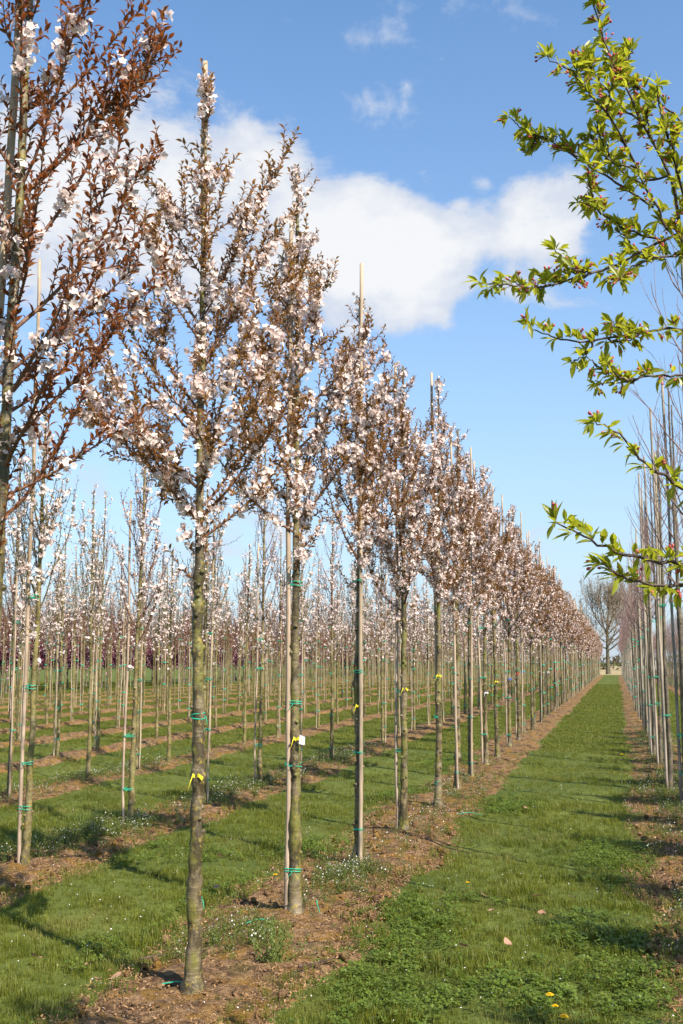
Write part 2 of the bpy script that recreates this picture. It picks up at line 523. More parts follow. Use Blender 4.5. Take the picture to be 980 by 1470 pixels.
def leaf_nodes(rng, Q, T, spread=.9):
    """directions for leaves at nodes Q along tangents T"""
    n = len(Q); ph = np.arange(n) * 2.4 + rng.random() * 6
    ref = np.where(np.abs(T[:, 2:3]) > .9, np.array([[1.0, 0, 0]]), np.array([[0, 0, 1.0]]))
    A = norm(np.cross(T, ref)); B = np.cross(T, A)
    rad = A * np.cos(ph)[:, None] + B * np.sin(ph)[:, None]
    d = norm(T * rng.uniform(.5, 1.0, (n, 1)) + rad * spread * rng.uniform(.7, 1.2, (n, 1)) + np.array([0, 0, .15]))
    up = norm(T * 1.0 - rad * .4 + rng.normal(0, .35, (n, 3)))
    return d, up, rad


def grow(seed, hc, ht, r0=.045, r1=.008, nl=18, L0=1.15, L1=.4, a0=50, a1=18, tw=9, twl=(.12, .38), twa=34,
         ls=.02, lsize=(.028, .042), ncl=220, nfl=(4, 8), fsize=.016, sides=6, leader=True, wob=.06,
         custom=None, knots=14, low=False, hd=0, flare=1.75, leaf_start=.06, trunk_sides=14, cl_low=0, zpow=1.0, shoots_n=18, crad=.038):
    """a nursery tree: trunk, limbs with their twigs, leaves and blossom as separate lumps of geometry"""
    rng = np.random.default_rng(seed)
    trunk = Geo(); limbs = []; leaves = Geo(); bloom = Geo(); shoots = Geo()
    nz = 70 if trunk_sides > 10 else 14
    zs = np.concatenate([np.linspace(-.08, hc, nz), np.linspace(hc, ht, 14)[1:]])
    ax = np.cumsum(rng.normal(0, .0019, len(zs))); ay = np.cumsum(rng.normal(0, .0019, len(zs)))
    if nz < 20: ax *= 1.8; ay *= 1.8
    TP = np.stack([ax - ax[2], ay - ay[2], zs], -1)
    tr = r0 * np.interp(zs, [0, .25, .7, hc], [1, .88, .74, .56]); up = zs > hc
    tr[up] = np.interp(zs[up], [hc, ht], [r0 * .56, r1])
    tr *= 1 + (flare - 1) * np.exp(-np.maximum(zs, 0) / .06)
    tr *= 1 + .07 * (rng.random(len(zs)) - .5) * (nz > 20)
    for k in range(knots):
        z = rng.uniform(.15, hc + .2)
        tr *= 1 + rng.uniform(.08, .22) * np.exp(-((zs - z) / .03) ** 2)
    tube(trunk, TP, tr, trunk_sides, 0, .5, True, .14 if trunk_sides > 10 else 0, rng)
    if trunk_sides > 10:                                   # spur stubs left by pruning
        for k in range(knots):
            z = rng.uniform(.25, hc); a = rng.uniform(0, 6.28); c = np.array([np.interp(z, zs, TP[:, 0]), np.interp(z, zs, TP[:, 1]), z])
            d = np.array([math.cos(a), math.sin(a), .35]); rr = np.interp(z, zs, tr)
            tube(trunk, [c + d * rr * .5, c + d * (rr + .006), c + d * (rr + .012)], [.014, .012, .005], 7, 0, .5, True, .3, rng)

    def on_trunk(z): return np.array([np.interp(z, zs, TP[:, 0]), np.interp(z, zs, TP[:, 1]), z])
    specs = list(custom or [])
    for i in range(nl):
        t = (i + rng.random() * .6) / nl
        z = hc + (ht - .55 - hc) * t ** zpow * .92
        specs.append((z, rng.uniform(0, 2 * math.pi) if nl < 4 else i * 2.4 + rng.normal(0, .35), R(a0 + (a1 - a0) * .35 * t + rng.normal(0, 7)), R(a1 + rng.normal(0, 8)), (L0 + (L1 - L0) * t) * rng.uniform(.75, 1.2)))
    nodes_q = []; nodes_t = []
    cl_q = []
    for (z, azm, b0, b1, L) in specs:
        g = Geo(); P = sweep(rng, on_trunk(z), azm, b0, b1, L, 8, wob)
        rl = max(.003, min(r0 * .26, .0028 + .0052 * L))
        tube(g, P, np.linspace(rl, .0022, len(P)), sides, 0, .5, False)
        if tw == 0:
            pass
        Q, T = resample(P, ls, leaf_start); nodes_q.append(Q); nodes_t.append(T)
        cl_q.append(Q[::2])
        nt = rng.poisson(tw * L)
        for k in range(nt):
            s = rng.uniform(.18, .97); f = s * (len(P) - 1); i0 = int(f); q = P[i0] + (P[min(i0 + 1, len(P) - 1)] - P[i0]) * (f - i0)
            d = norm(P[min(i0 + 1, len(P) - 1)] - P[max(i0 - 1, 0)])
            baz = math.atan2(d[1], d[0]); bang = math.acos(np.clip(d[2], -1, 1))
            tl = rng.uniform(*twl) * (1.15 - .6 * s)
            W = sweep(rng, q, baz + rng.normal(0, .9), bang + R(rng.normal(0, twa)), bang * .6 + R(rng.normal(0, 14)), tl, 5, .08)
            tube(g, W, np.linspace(.0028, .0014, 5), max(3, sides - 2), 0, .5, False)
            Q, T = resample(W, ls, .1); nodes_q.append(Q); nodes_t.append(T); cl_q.append(Q[::4])
        limbs.append(g)
    if leader:
        Lp = TP[zs >= hc + .1]; Q, T = resample(Lp, ls * .8, .0); Q = Q + rng.normal(0, .01, Q.shape); nodes_q.append(Q); nodes_t.append(T); cl_q.append(Q); cl_q.append(resample(TP[(zs > hc - .35) & (zs < hc + .3)], .07)[0] + rng.normal(0, .02, (len(resample(TP[(zs > hc - .35) & (zs < hc + .3)], .07)[0]), 3)))
        for z in np.linspace(hc - .12, ht - .1, int(shoots_n * (tw > 0))):
            W = sweep(rng, on_trunk(z), rng.uniform(0, 6.28), R(rng.uniform(30, 65)), R(25), rng.uniform(.08, .26) * (1.25 if z < hc + .8 else .85), 5, .08)
            tube(shoots, W, np.linspace(.003, .0014, 5), 4, 0, .5, False)
            Q, T = resample(W, ls, .1); nodes_q.append(Q); nodes_t.append(T); cl_q.append(Q[::2])
    Q = np.concatenate(nodes_q); T = np.concatenate(nodes_t)
    d, up, rad = leaf_nodes(rng, Q, T)
    keep = rng.random(len(Q)) < (1 if lsize else 0)
    if lsize:
        sc_ = rng.uniform(lsize[0], lsize[1], len(Q))
        tint = np.clip(rng.normal(.45, .25, len(Q)), 0, 1)
        if low: stamp(leaves, LEAF_LOW_V, LEAF_LOW_F, Q, frame_from(d, up), sc_ * 1.15, 0, tint)
        else: stamp(leaves, LEAF_V, LEAF_F, Q, frame_from(d, up), sc_, 0, tint)
    if ncl:
        C = np.concatenate(cl_q); C = C[C[:, 2] > hc - .4 + cl_low]
        C = C[rng.integers(0, len(C), ncl)]
        n = rng.integers(nfl[0], nfl[1] + 1, ncl); CC = np.repeat(C, n, 0); m = len(CC)
        dd = norm(rng.normal(0, 1, (m, 3)) + np.array([0, 0, -.15]))
        pos = CC + dd * rng.uniform(.012, crad, (m, 1))
        z = norm(dd + rng.normal(0, .45, (m, 3))); x = norm(np.cross(z, rng.normal(0, 1, (m, 3)))); fr = np.stack([x, np.cross(z, x), z], -1)
        stamp(bloom, FL_V, FL_F, pos, fr, rng.uniform(.75, 1.2, m) * fsize, 0, np.clip(rng.normal(.7, .2, m), 0, 1), FL_T)
    return dict(trunk=trunk, limbs=limbs, leaves=leaves, bloom=bloom, shoots=shoots)


def variant(seed, mats, detail, **kw):
    """meshes of one tree: detail 2 = every limb a part, 1 = limbs joined, 0 = trunk and crown only"""
    d = grow(seed, **kw); v = {'detail': detail, 'parts': []}
    v['parts'].append(('trunk', d['trunk'].mesh('trunk', [mats[0]]), None))
    if detail == 2:
        for g in d['limbs']: v['parts'].append(('limb', g.mesh('limb', [mats[1]]), None))
        if d['shoots'].n: v['parts'].append(('shoots', d['shoots'].mesh('shoots', [mats[1]]), 'stuff'))
    else:
        g = Geo()
        for q in d['limbs'] + [d['shoots']]: g.merge(q)
        if detail == 0:
            for nm, k in (('leaves', 1), ('bloom', 2)):
                if d[nm].n:
                    d[nm].F = [(F, k, sm) for F, _, sm in d[nm].F]; g.merge(d[nm])
            v['parts'].append(('crown', g.mesh('crown', mats[1:4]), 'stuff'))
            return v
        v['parts'].append(('branches', g.mesh('branches', [mats[1]]), 'stuff'))
    if d['leaves'].n: v['parts'].append(('leaves', d['leaves'].mesh('leaves', [mats[2]]), 'stuff'))
    if d['bloom'].n: v['parts'].append(('blossom', d['bloom'].mesh('blossom', [mats[3]]), 'stuff'))
    return v


tilt_rng = np.random.default_rng(8)


def plant_tree(name, v, x, y, rz, label, cat, group, s=1.0, z=None):
    root = put(name, None, None, (x, y, float(ground_z(np.array(x), np.array(y))) + .02 if z is None else z), rz)
    root.empty_display_size = .3; root.scale = (1, 1, s)
    if s != 1 and s not in (1.06, 1.02): root.rotation_euler = (tilt_rng.normal(0, .009), tilt_rng.normal(0, .009), rz)
    tag(root, label, cat, group)
    for nm, me, kind in v['parts']:
        tag(put(nm, me, root), kind=kind)
    return root


# ---- canes with their ties
def cane_mesh(seed, h, r, mat):
    rng = np.random.default_rng(seed); g = Geo()
    zs = np.linspace(-.1, h, 16); P = np.stack([np.cumsum(rng.normal(0, .0045, 16)), np.cumsum(rng.normal(0, .0045, 16)), zs], -1)
    P[:, :2] -= P[1, :2]
    tube(g, P, np.linspace(r, r * .88, 16), 10, 0, .5, True, .06, rng)
    return g, P


def tie_mesh(o, r1, r2, seed, mat):
    rng = np.random.default_rng(seed); g = Geo()
    for k in range(2):
        pts = []
        for a in np.linspace(-math.pi / 2, math.pi / 2, 7): pts.append((o + r2 * math.cos(a), r2 * math.sin(a)))
        for a in np.linspace(math.pi / 2, 3 * math.pi / 2, 7): pts.append((r1 * math.cos(a), r1 * math.sin(a)))
        pts.append(pts[0]); pts = np.array(pts)
        z = k * .016 - .008 + .006 * np.sin(np.linspace(0, 6.28, len(pts)) + rng.random() * 6)
        tube(g, np.column_stack([pts, z]), .003, 5, 0, .5, False)
    for s in (-1, 1):
        tube(g, [(o * .5, s * .03, 0), (o * .5 + .01, s * .04, -.006), (o * .5 + .015 * s, s * .045, -.03 * rng.uniform(.2, 1.4))], [.0026, .0022, .0018], 4, 0, .5, False)
    return g.mesh('tie', [mat])


def tape_mesh(r, mat, seed, tag_mat=None):
    rng = np.random.default_rng(seed); g = Geo()
    a = np.linspace(0, 2 * math.pi, 15); w_ = .004
    V = []; F = []
    for i, q in enumerate(a):
        zz = .004 * math.sin(3 * q)
        V += [(r * math.cos(q), r * math.sin(q), zz - w_), (r * math.cos(q), r * math.sin(q), zz + w_)]
        if i: F.append((2 * i - 2, 2 * i, 2 * i + 1, 2 * i - 1))
    g.add(V, F)
    for k, (dx, dz) in enumerate(((-.035, -.055), (.035, -.006))):     # the two loose ends of the bow
        P = np.array([(0, -r - .002, 0), (dx * .4, -r - .022, .012), (dx, -r - .02, dz)])
        o = np.array([[0, 0, .008], [0, 0, .009], [.004, 0, .009]])
        g.add(np.concatenate([P - o, P + o]), [(0, 1, 4, 3), (1, 2, 5, 4)])
    if tag_mat is not None:
        g.add([(.02, -r - .03, -.02), (.055, -r - .035, -.03), (.06, -r - .03, .02), (.025, -r - .025, .03), (.04, -r - .012, 0)], [(0, 1, 4), (1, 2, 4), (2, 3, 4), (3, 0, 4)], 1)
        return g.mesh('marking_tape', [mat, tag_mat])
    return g.mesh('marking_tape', [mat])


TIE = [tie_mesh(.056, .017, .034, s, M['tie']) for s in range(3)]
TAPE = {k: tape_mesh(.034, M['tape_' + k], i) for i, k in enumerate(('yellow', 'white', 'blue', 'red'))}
TAPE['tagged'] = tape_mesh(.036, M['tape_yellow'], 9, M['tape_white'])
CANES = {}


def cane_variant(kind, k, h, r, mat, far):
    key = (kind, k, far)
    if key not in CANES:
        g, _ = cane_mesh(hash(key[1]) % 97 + 3, h, r, mat)
        if far:                                     # ties too small to show on their own
            for z in (.32, .85, 1.4, 2.2):
                rk = np.random.default_rng(int(z * 100) + 7 * k)
                if rk.random() < .25: continue
                z += rk.normal(0, .13)
                tube(g, [(.03, 0, z - .012), (.03, 0, z + .012)], .062, 6, 1, .5, False)
            CANES[key] = g.mesh('support_cane', [mat, M['tie']])
        else:
            CANES[key] = g.mesh('support_cane', [mat])
    return CANES[key]


def place_cane(tx, ty, ang, kind, rng, far, label, group, ties=(.32, .85, 1.4, 2.2), lean=None, scale=1.0):
    h, r, mat = {'tall': (4.78, .0165, M['cane']), 'mid': (3.3, .012, M['cane']), 'grey': (4.85, .017, M['cane_grey'])}[kind]
    k = int(rng.integers(7 if far else 4)); o = .056
    x = tx + o * math.cos(ang); y = ty + o * math.sin(ang)
    c = put('support_cane', cane_variant(kind, k, h * (1, .97, 1.02, .95, .99, 1.03, .96)[k], r, mat, far), None, (x, y, float(ground_z(np.array(x), np.array(y))) + .02))
    ln = rng.normal(0, .006, 2) if lean is None else lean
    c.rotation_euler = (ln[0], ln[1], ang + math.pi); c.scale = (1, 1, scale or 4.82 / (h * (1, .97, 1.02, .95, .99, 1.03, .96)[k]))
    tag(c, label, 'support cane', group)
    if not far:
        for z in ties:
            z = z + float(rng.normal(0, .09))
            if rng.random() < .12 and k != 1: continue
            put('tie', TIE[int(rng.integers(3))], c, (0, 0, z))
    return c


ORD = ['first', 'second', 'third', 'fourth', 'fifth', 'sixth', 'seventh', 'eighth', 'ninth', 'tenth', 'eleventh', 'twelfth', 'thirteenth', 'fourteenth',
       'fifteenth', 'sixteenth', 'seventeenth', 'eighteenth', 'nineteenth', 'twentieth', 'twenty-first', 'twenty-second', 'twenty-third', 'twenty-fourth']
rng = np.random.default_rng(5)
CB = (M['bark'], M['twig'], M['bronze'], M['petal'])
CB0 = (M['bark'], M['twig'], M['rusty'], M['petal'])
A_NEAR = dict(hc=2.35, ht=4.7, nl=17, ncl=230)
# limbs of the two nearest trees, read off the photo: height, azimuth, start and end angle from vertical, length
rt = R(14)      # azimuth that points to the right of the picture
T1_LIMBS = [(2.5, rt + math.pi + .15, R(60), R(60), .78), (2.32, rt + math.pi - .3, R(50), R(38), .95), (2.3, rt - .1, R(40), R(30), 1.1), (2.45, rt + math.pi, R(46), R(26), 1.25),
            (2.6, rt + .4, R(36), R(22), 1.2), (2.85, rt + math.pi - .4, R(38), R(24), 1.05), (3.1, rt + .1, R(32), R(26), .95), (3.4, rt, R(31), R(23), 1.0), (2.7, rt + math.pi + .5, R(48), R(36), .9),
            (3.3, rt + math.pi, R(36), R(20), .85), (3.8, rt + .2, R(55), R(50), .36), (3.75, rt + math.pi, R(46), R(34), .5), (4.1, rt, R(58), R(45), .24), (2.28, rt + math.pi + .8, R(45), R(25), .9), (2.35, rt + .9, R(45), R(28), .9)]
T0_LIMBS = [(2.35, rt + .25, R(46), R(24), 1.0), (2.5, rt - .4, R(42), R(20), 1.05), (2.75, rt + .5, R(38), R(22), 1.0), (3.0, rt, R(36), R(26), 1.0), (3.25, rt + .1, R(38), R(34), .85), (3.3, rt - .6, R(34), R(16), .8),
            (2.15, rt - .1, R(62), R(48), .55), (2.6, rt + .15, R(52), R(42), .62), (2.25, rt - .8, R(50), R(28), .8), (2.45, rt + .9, R(52), R(34), .8), (3.5, rt, R(42), R(34), .72)]
V_A = [variant(101, CB0, 2, hc=2.05, ht=4.75, nl=14, ncl=120, custom=T0_LIMBS, ls=.0125, tw=13, lsize=(.028, .046), r0=.039, fsize=.0165, nfl=(5, 20), crad=.05, cl_low=.0, knots=20, shoots_n=36),
       variant(102, CB, 2, hc=2.1, ht=4.68, nl=12, ncl=370, custom=T1_LIMBS, ls=.0112, tw=14, L0=.85, lsize=(.028, .046), r0=.040, fsize=.0168, nfl=(5, 22), crad=.05, knots=22, shoots_n=46)]
for s in range(6):
    V_A.append(variant(110 + s, CB, 2, hc=2.05 + .05 * (s % 4), ht=4.5 + .08 * (s % 3), nl=(22, 25, 21, 24, 22, 23)[s], ncl=(400, 350, 430, 310, 420, 380)[s], crad=.05, ls=.0110, tw=16, L0=(1.12, 1.0, 1.2, 1.05, 1.15, .98)[s], L1=.30, a0=(52, 46, 56, 50, 48, 54)[s], a1=(14, 10, 18, 12, 8, 15)[s], lsize=(.029, .047), r0=.040, fsize=.0168, nfl=(5, 18), knots=20, shoots_n=40))
V_AM = [variant(130 + s, CB, 1, hc=2.1, ht=4.55, nl=(20, 23, 22, 19, 22)[s], ncl=520, ls=.019, tw=14, L0=(1.2, 1.0, 1.1, 1.25, 1.05)[s], L1=.30, a0=(52, 47, 54, 44, 50)[s], a1=12, lsize=(.04, .057), low=True, fsize=.021, nfl=(4, 7), sides=4, trunk_sides=8, r0=.040, shoots_n=30) for s in range(5)]
V_AF = [variant(140 + s, CB, 0, hc=2.05, ht=4.5, nl=19, ncl=410, nfl=(3, 5), ls=.032, L0=(1.15, 1.0, 1.25, 1.05)[s], L1=.32, a0=50, a1=12, lsize=(.06, .09), low=True, fsize=.03, sides=3, trunk_sides=6, r0=.040, tw=10, shoots_n=24) for s in range(4)]

row1 = [3.45, 5.2, 6.9, 8.6, 10.46, 12.13, 14.01, 15.45, 17.33, 19.0, 21.0]
while row1[-1] < 136: row1.append(row1[-1] + 1.75)
T1_LABEL = ['cherry tree cut by the left picture edge, mossy trunk, bronze leaves with few white flowers',
            'front cherry tree with yellow ribbon bow on its trunk and a bushy weed beside it',
            'cherry tree with a pale cane on its left and white tag on yellow twine',
            'cherry tree whose trunk hides behind a pale cane, third one fully in view',
            'cherry tree with thin cane on its left, yellow tape, fourth one fully in view']
OFF = [3.6, 1.95, 3.3, -1.0, 3.2, 1.6, -1.3, -1.2, 3.4, 1.9, 3.3]
TAPES = {1: ('yellow', 1.02), 2: ('tagged', 1.02), 4: ('yellow', 1.35), 5: ('yellow', 1.38), 8: ('white', 1.1), 9: ('yellow', 1.2), 10: ('blue', 1.3), 11: ('red', 1.3), 12: ('blue', 1.35), 3: ('yellow', 1.2)}
for i, y in enumerate(row1):
    x = -2.0 + float(rng.normal(0, .025)); hs = {2: 1.06, 3: 1.02}.get(i)
    if i == 0: x = -2.16
    if i == 1: x = -2.03
    if i < 2: v = V_A[i]; rz = 0
    elif y < 23: v = V_A[2 + i % 6]; rz = float(rng.uniform(0, 6.28))
    elif y < 55: v = V_AM[i % 5]; rz = float(rng.uniform(0, 6.28))
    else: v = V_AF[i % 4]; rz = float(rng.uniform(0, 6.28))
    if i < len(T1_LABEL): lab = T1_LABEL[i]
    elif i < 24: lab = f'{ORD[i]} bronze-leaved cherry tree in white blossom along the left edge of the path'
    else: lab = 'small far cherry tree in white blossom along the left edge of the path'
    t = plant_tree('cherry_tree', v, x, y, rz, lab, 'tree', 'far cherry trees beside the path' if i >= 24 else 'cherry trees in blossom beside the path', hs or (float(rng.uniform(.95, 1.06)) if i > 2 else 1))
    if i == 0: t.rotation_euler = (0, .022, 0)
    if i in TAPES:
        k, z = TAPES[i]; o = put('marking_tape', TAPE[k], t, (0, 0, z), -rz + R(14))
        tag(o, {'yellow': 'yellow ribbon tied round the trunk', 'white': 'white ribbon round the trunk', 'blue': 'blue ribbon round the trunk', 'red': 'red ribbon round the trunk', 'tagged': 'yellow twine with a crumpled white tag'}[k])
    elif i > 12 and i < 40 and rng.random() < .5:
        put('marking_tape', TAPE[('yellow', 'blue', 'red', 'white')[int(rng.integers(4))]], t, (0, 0, 1.3 + float(rng.normal(0, .05))), float(rng.uniform(0, 6)))
    far = y > 30
    if i < 1: cl = 'pale cane held to the trunk cut off at the left picture edge'
    elif i < 24: cl = f'pale cane held by green ties to the {ORD[i]} cherry tree beside the path'
    else: cl = 'small far cane between the cherry trunks on the left of the path'
    ang = OFF[i] if i < len(OFF) else float(rng.uniform(0, 6.28))
    place_cane(x, y, ang, 'tall', rng, far, cl, 'far canes beside the path' if i >= 24 else 'canes tied to the cherry trees beside the path', scale=None if i == 1 else 1.0, lean=(0, .024) if i == 0 else (0, 0) if i < 6 else None, ties=(.27, 1.42, 2.9) if i == 1 else (.32, .85, 1.4, 2.2))

# ---- the slimmer young trees of the rows further left
YB = (M['bark_young'], M['twig_olive'], M['young_leaf'], M['petal'])
YR = (M['bark_young'], M['twig'], M['red_leaf'], M['petal'])
slim = dict(r0=.033, hc=1.8, L0=.95, L1=.4, a0=36, a1=8, wob=.05, knots=10, flare=1.3)
V_B = [variant(200 + s, (YB, YR)[s % 2], 1, ht=(3.5, 4.1, 3.8, 4.4)[s], nl=17, tw=9, ls=.032, lsize=(.022, .036), ncl=(190, 130, 210, 110)[s], nfl=(3, 7), fsize=.018, sides=5, trunk_sides=12, **slim) for s in range(4)]
V_BF = [variant(220 + s, (YB, YR, YB, YR)[s % 4], 0, ht=(3.6, 4.2, 3.9, 4.3)[s % 4], nl=16, tw=8, ls=.06, lsize=(.035, .055), ncl=(150, 60, 190, 35)[s % 4], nfl=(3, 5), fsize=.027, sides=3, trunk_sides=6, low=True, **slim) for s in range(4)]
V_C = [variant(240 + s, (M['bark_young'], M['twig'], M['red_leaf'], M['petal']), 0, ht=3.9 + .15 * s, nl=17, tw=9, ls=.10, lsize=(.03, .055), ncl=(8, 40)[s % 2], nfl=(2, 4), fsize=.030, sides=3, trunk_sides=5, low=True, **slim) for s in range(3)]
spots = []
for k, x0 in enumerate(ROWS[2:]):
    first = [7.91, 9.87, 11.85, 13.77, 15.62] if k == 0 else [11.84, 13.73, 15.31, 16.61, 18.5] if k == 1 else [16.68, 18.13, 20.78] if k == 2 else [abs(x0) * 1.6]
    Y = list(first)
    while Y[-1] < 132: Y.append(Y[-1] + (1.95 if k == 0 else 1.78 if k < 3 else 1.45))
    for j, y in enumerate(Y): spots.append((k, j, x0 + float(rng.normal(0, .04)), y + (float(rng.normal(0, .08)) if j >= len(first) else 0)))
spots.sort(key=lambda q: q[2] ** 2 + q[3] ** 2)
rest = []; n_ind = 0
ROWN = ['second row', 'third row', 'fourth row', 'fifth row', 'sixth row', 'seventh row', 'eighth row']
for (k, j, x, y) in spots:
    d = math.hypot(x, y)
    if n_ind >= 296:
        rest.append((x, y, k)); continue
    n_ind += 1
    v = V_B[(j + k) % 4] if d < 30 else (V_BF[(j * 3 + k) % 4] if k < 3 else V_C[(j + k) % 3])
    if d < 30: lab = f'slim young tree in sparse white blossom, {ORD[j]} from the left in the {ROWN[k]}' if k < 7 and j < 24 else 'young tree'
    else: lab = f'small distant young tree with thin upright twigs in the {ROWN[min(k, 6)]} across the grass' if k < 6 else 'small distant young tree with bare upright twigs in the rear rows'
    plant_tree('young_tree', v, x, y, float(rng.uniform(0, 6.28)), lab, 'tree', (f'distant young trees of the {ROWN[min(k, 6)]}' if d >= 30 else f'nearer young trees of the {ROWN[k]}'), float(rng.uniform(.93, 1.06)))

cane_rest = []; n_c = 0
CA = {(0, 0): 3.3, (0, 1): 3.6, (0, 2): -.3, (0, 3): 3.3, (0, 4): 0}
for (k, j, x, y) in spots:
    d = math.hypot(x, y)
    if rng.random() > (1, .75, .6, .55, .5, .45, .4, .4, .4, .4, .4, .4, .4)[min(k, 12)]: continue
    if n_c >= 190: cane_rest.append((x, y)); continue
    n_c += 1; far = d > 30
    lab = f'thin cane beside the {ORD[j]} young tree from the left in the {ROWN[k]}' if not far and k < 7 else f'small distant cane among the young trees of the {ROWN[k]}' if k < 7 else 'small distant cane among the rearmost young trees'
    place_cane(x, y, CA.get((k, j), float(rng.uniform(0, 6.28))), 'tall' if (k, j) == (0, 0) else 'mid', rng, far, lab, 'canes tied to young trees' if not far else f'distant canes of the {ROWN[k]}' if k < 7 else 'distant canes of the rearmost rows', ties=(.3, .8, 1.45, 2.0))

# ---- right-hand row: bare trees with pinkish buds
RB = (M['bark_grey'], M['twig_pink'], M['pink_bud'], M['pink_bud'])
RD = (M['bark_grey'], M['twig_pink'], M['pink_bud'], M['pink_bud'])
bare = dict(r0=.034, hc=2.2, L0=1.15, L1=.5, a0=46, a1=14, wob=.07, knots=8, flare=1.2, tw=4.5, twl=(.2, .6), twa=24)
V_R = [variant(300 + s, RD, 1, ht=4.5, nl=10, ls=.05, lsize=(.008, .013), ncl=0, sides=4, trunk_sides=10, **bare) for s in range(3)]
V_RF = [variant(310 + s, RB, 0, ht=4.2, nl=14, ls=.05, lsize=(.018, .03), ncl=0, sides=3, trunk_sides=6, low=True, **{**bare, 'L0': 1.0, 'tw': 8}) for s in range(3)]
yy_r = [6.6, 8.3, 10.0, 11.4, 12.75, 14.43, 16.38, 17.9]
while yy_r[-1] < 134: yy_r.append(yy_r[-1] + 1.7)
vis = 0
for i, y in enumerate(yy_r):
    x = .62 + float(rng.normal(0, .03))
    v = V_R[i % 3] if y < 27 else V_RF[i % 3]
    if y < 12: lab = f'bare grey tree of the right row outside the picture, {ORD[i]} beyond the crab apple'
    elif vis < 10: lab = f'bare grey-stemmed tree in the row right of the path, {ORD[vis]} from the picture edge'
    else: lab = 'small far bare pinkish tree in the row along the right edge of the path'
    if y >= 12: vis += 1
    plant_tree('bare_tree', v, x, y, float(rng.uniform(0, 6.28)), lab, 'tree', 'far bare trees right of the path' if vis > 10 else 'bare trees right of the path' if y >= 12 else 'bare trees outside the picture', float(rng.uniform(.95, 1.05)))
    far = y > 30
    if y >= 12:
        cl = f'grey cane tied to the {ORD[vis - 1]} bare tree in the row right of the path' if vis <= 10 else 'small far grey cane in the row right of the path'
        place_cane(x, y, float(rng.uniform(2.8, 5.2)), 'grey', rng, far, cl, 'far grey canes right of the path' if vis > 10 else 'grey canes right of the path', lean=None if i != 5 else (0, 0))
y = 2.6; i = 0
while y < 24:
    plant_tree('cherry_tree', V_AM[i % 5], 3.2, y, i * 1.3, f'blossoming tree of the further right row outside the picture, {ORD[i]} counted from the camera', 'tree', 'trees outside the picture whose shade falls on the path', 1.0)
    y += 1.75; i += 1
for x0 in (3.2, 5.7):
    y = 24.5 if x0 < 4 else 84
    while y < 130:
        plant_tree('bare_tree', V_RF[int(rng.integers(3))], x0, y, float(rng.uniform(0, 6.28)), 'far reddish bare tree behind the right row near the picture edge', 'tree', 'far bare trees near the right picture edge')
        y += 1.75


# ---- geometry-node scatter, for what nobody could count
def source_collection(name, meshes):
    c = bpy.data.collections.new(name)
    for i, me in enumerate(meshes): c.objects.link(bpy.data.objects.new(f'{name}_{i:02d}', me))
    return c


def scatter(name, pts, rot, scl, pick, coll):
    me = bpy.data.meshes.new(name); n = len(pts)
    me.vertices.add(n); me.vertices.foreach_set('co', np.asarray(pts, np.float32).ravel())
    for nm, typ, a, key in (('rot', 'FLOAT_VECTOR', rot, 'vector'), ('scl', 'FLOAT', scl, 'value'), ('pick', 'INT', pick, 'value')):
        at = me.attributes.new(nm, typ, 'POINT'); at.data.foreach_set(key, np.asarray(a).ravel().astype(np.int32 if typ == 'INT' else np.float32))
    o = put(name, me); tag(o, kind='stuff')
    ng = bpy.data.node_groups.new(name, 'GeometryNodeTree')
    ng.interface.new_socket('Geometry', in_out='INPUT', socket_type='NodeSocketGeometry')
    ng.interface.new_socket('Geometry', in_out='OUTPUT', socket_type='NodeSocketGeometry')
    N = ng.nodes; L = ng.links
    gi = N.new('NodeGroupInput'); go = N.new('NodeGroupOutput')
    ip = N.new('GeometryNodeInstanceOnPoints'); ci = N.new('GeometryNodeCollectionInfo')
    ci.inputs['Collection'].default_value = coll; ci.inputs['Separate Children'].default_value = True; ci.inputs['Reset Children'].default_value = True
    def named(nm, typ):
        a = N.new('GeometryNodeInputNamedAttribute'); a.data_type = typ; a.inputs['Name'].default_value = nm
        return a.outputs[0]
    L.new(gi.outputs[0], ip.inputs['Points']); L.new(ci.outputs[0], ip.inputs['Instance'])
    ip.inputs['Pick Instance'].default_value = True
    L.new(named('pick', 'INT'), ip.inputs['Instance Index']); L.new(named('rot', 'FLOAT_VECTOR'), ip.inputs['Rotation']); L.new(named('scl', 'FLOAT'), ip.inputs['Scale'])
    L.new(ip.outputs[0], go.inputs[0])
    md = o.modifiers.new('scatter', 'NODES'); md.node_group = ng
    return o


# the rest of the field of young trees, and their canes
def whole(v):
    g = bpy.data.meshes.new('whole')
    return v


def joined(seed, mats, **kw):
    d = grow(seed, **kw); g = d['trunk']
    for q in d['limbs'] + [d['shoots']]: q.F = [(F, 1, sm) for F, _, sm in q.F]; g.merge(q)
    for nm, k in (('leaves', 2), ('bloom', 3)):
        if d[nm].n: d[nm].F = [(F, k, sm) for F, _, sm in d[nm].F]; g.merge(d[nm])
    return g.mesh('far_tree', list(mats))


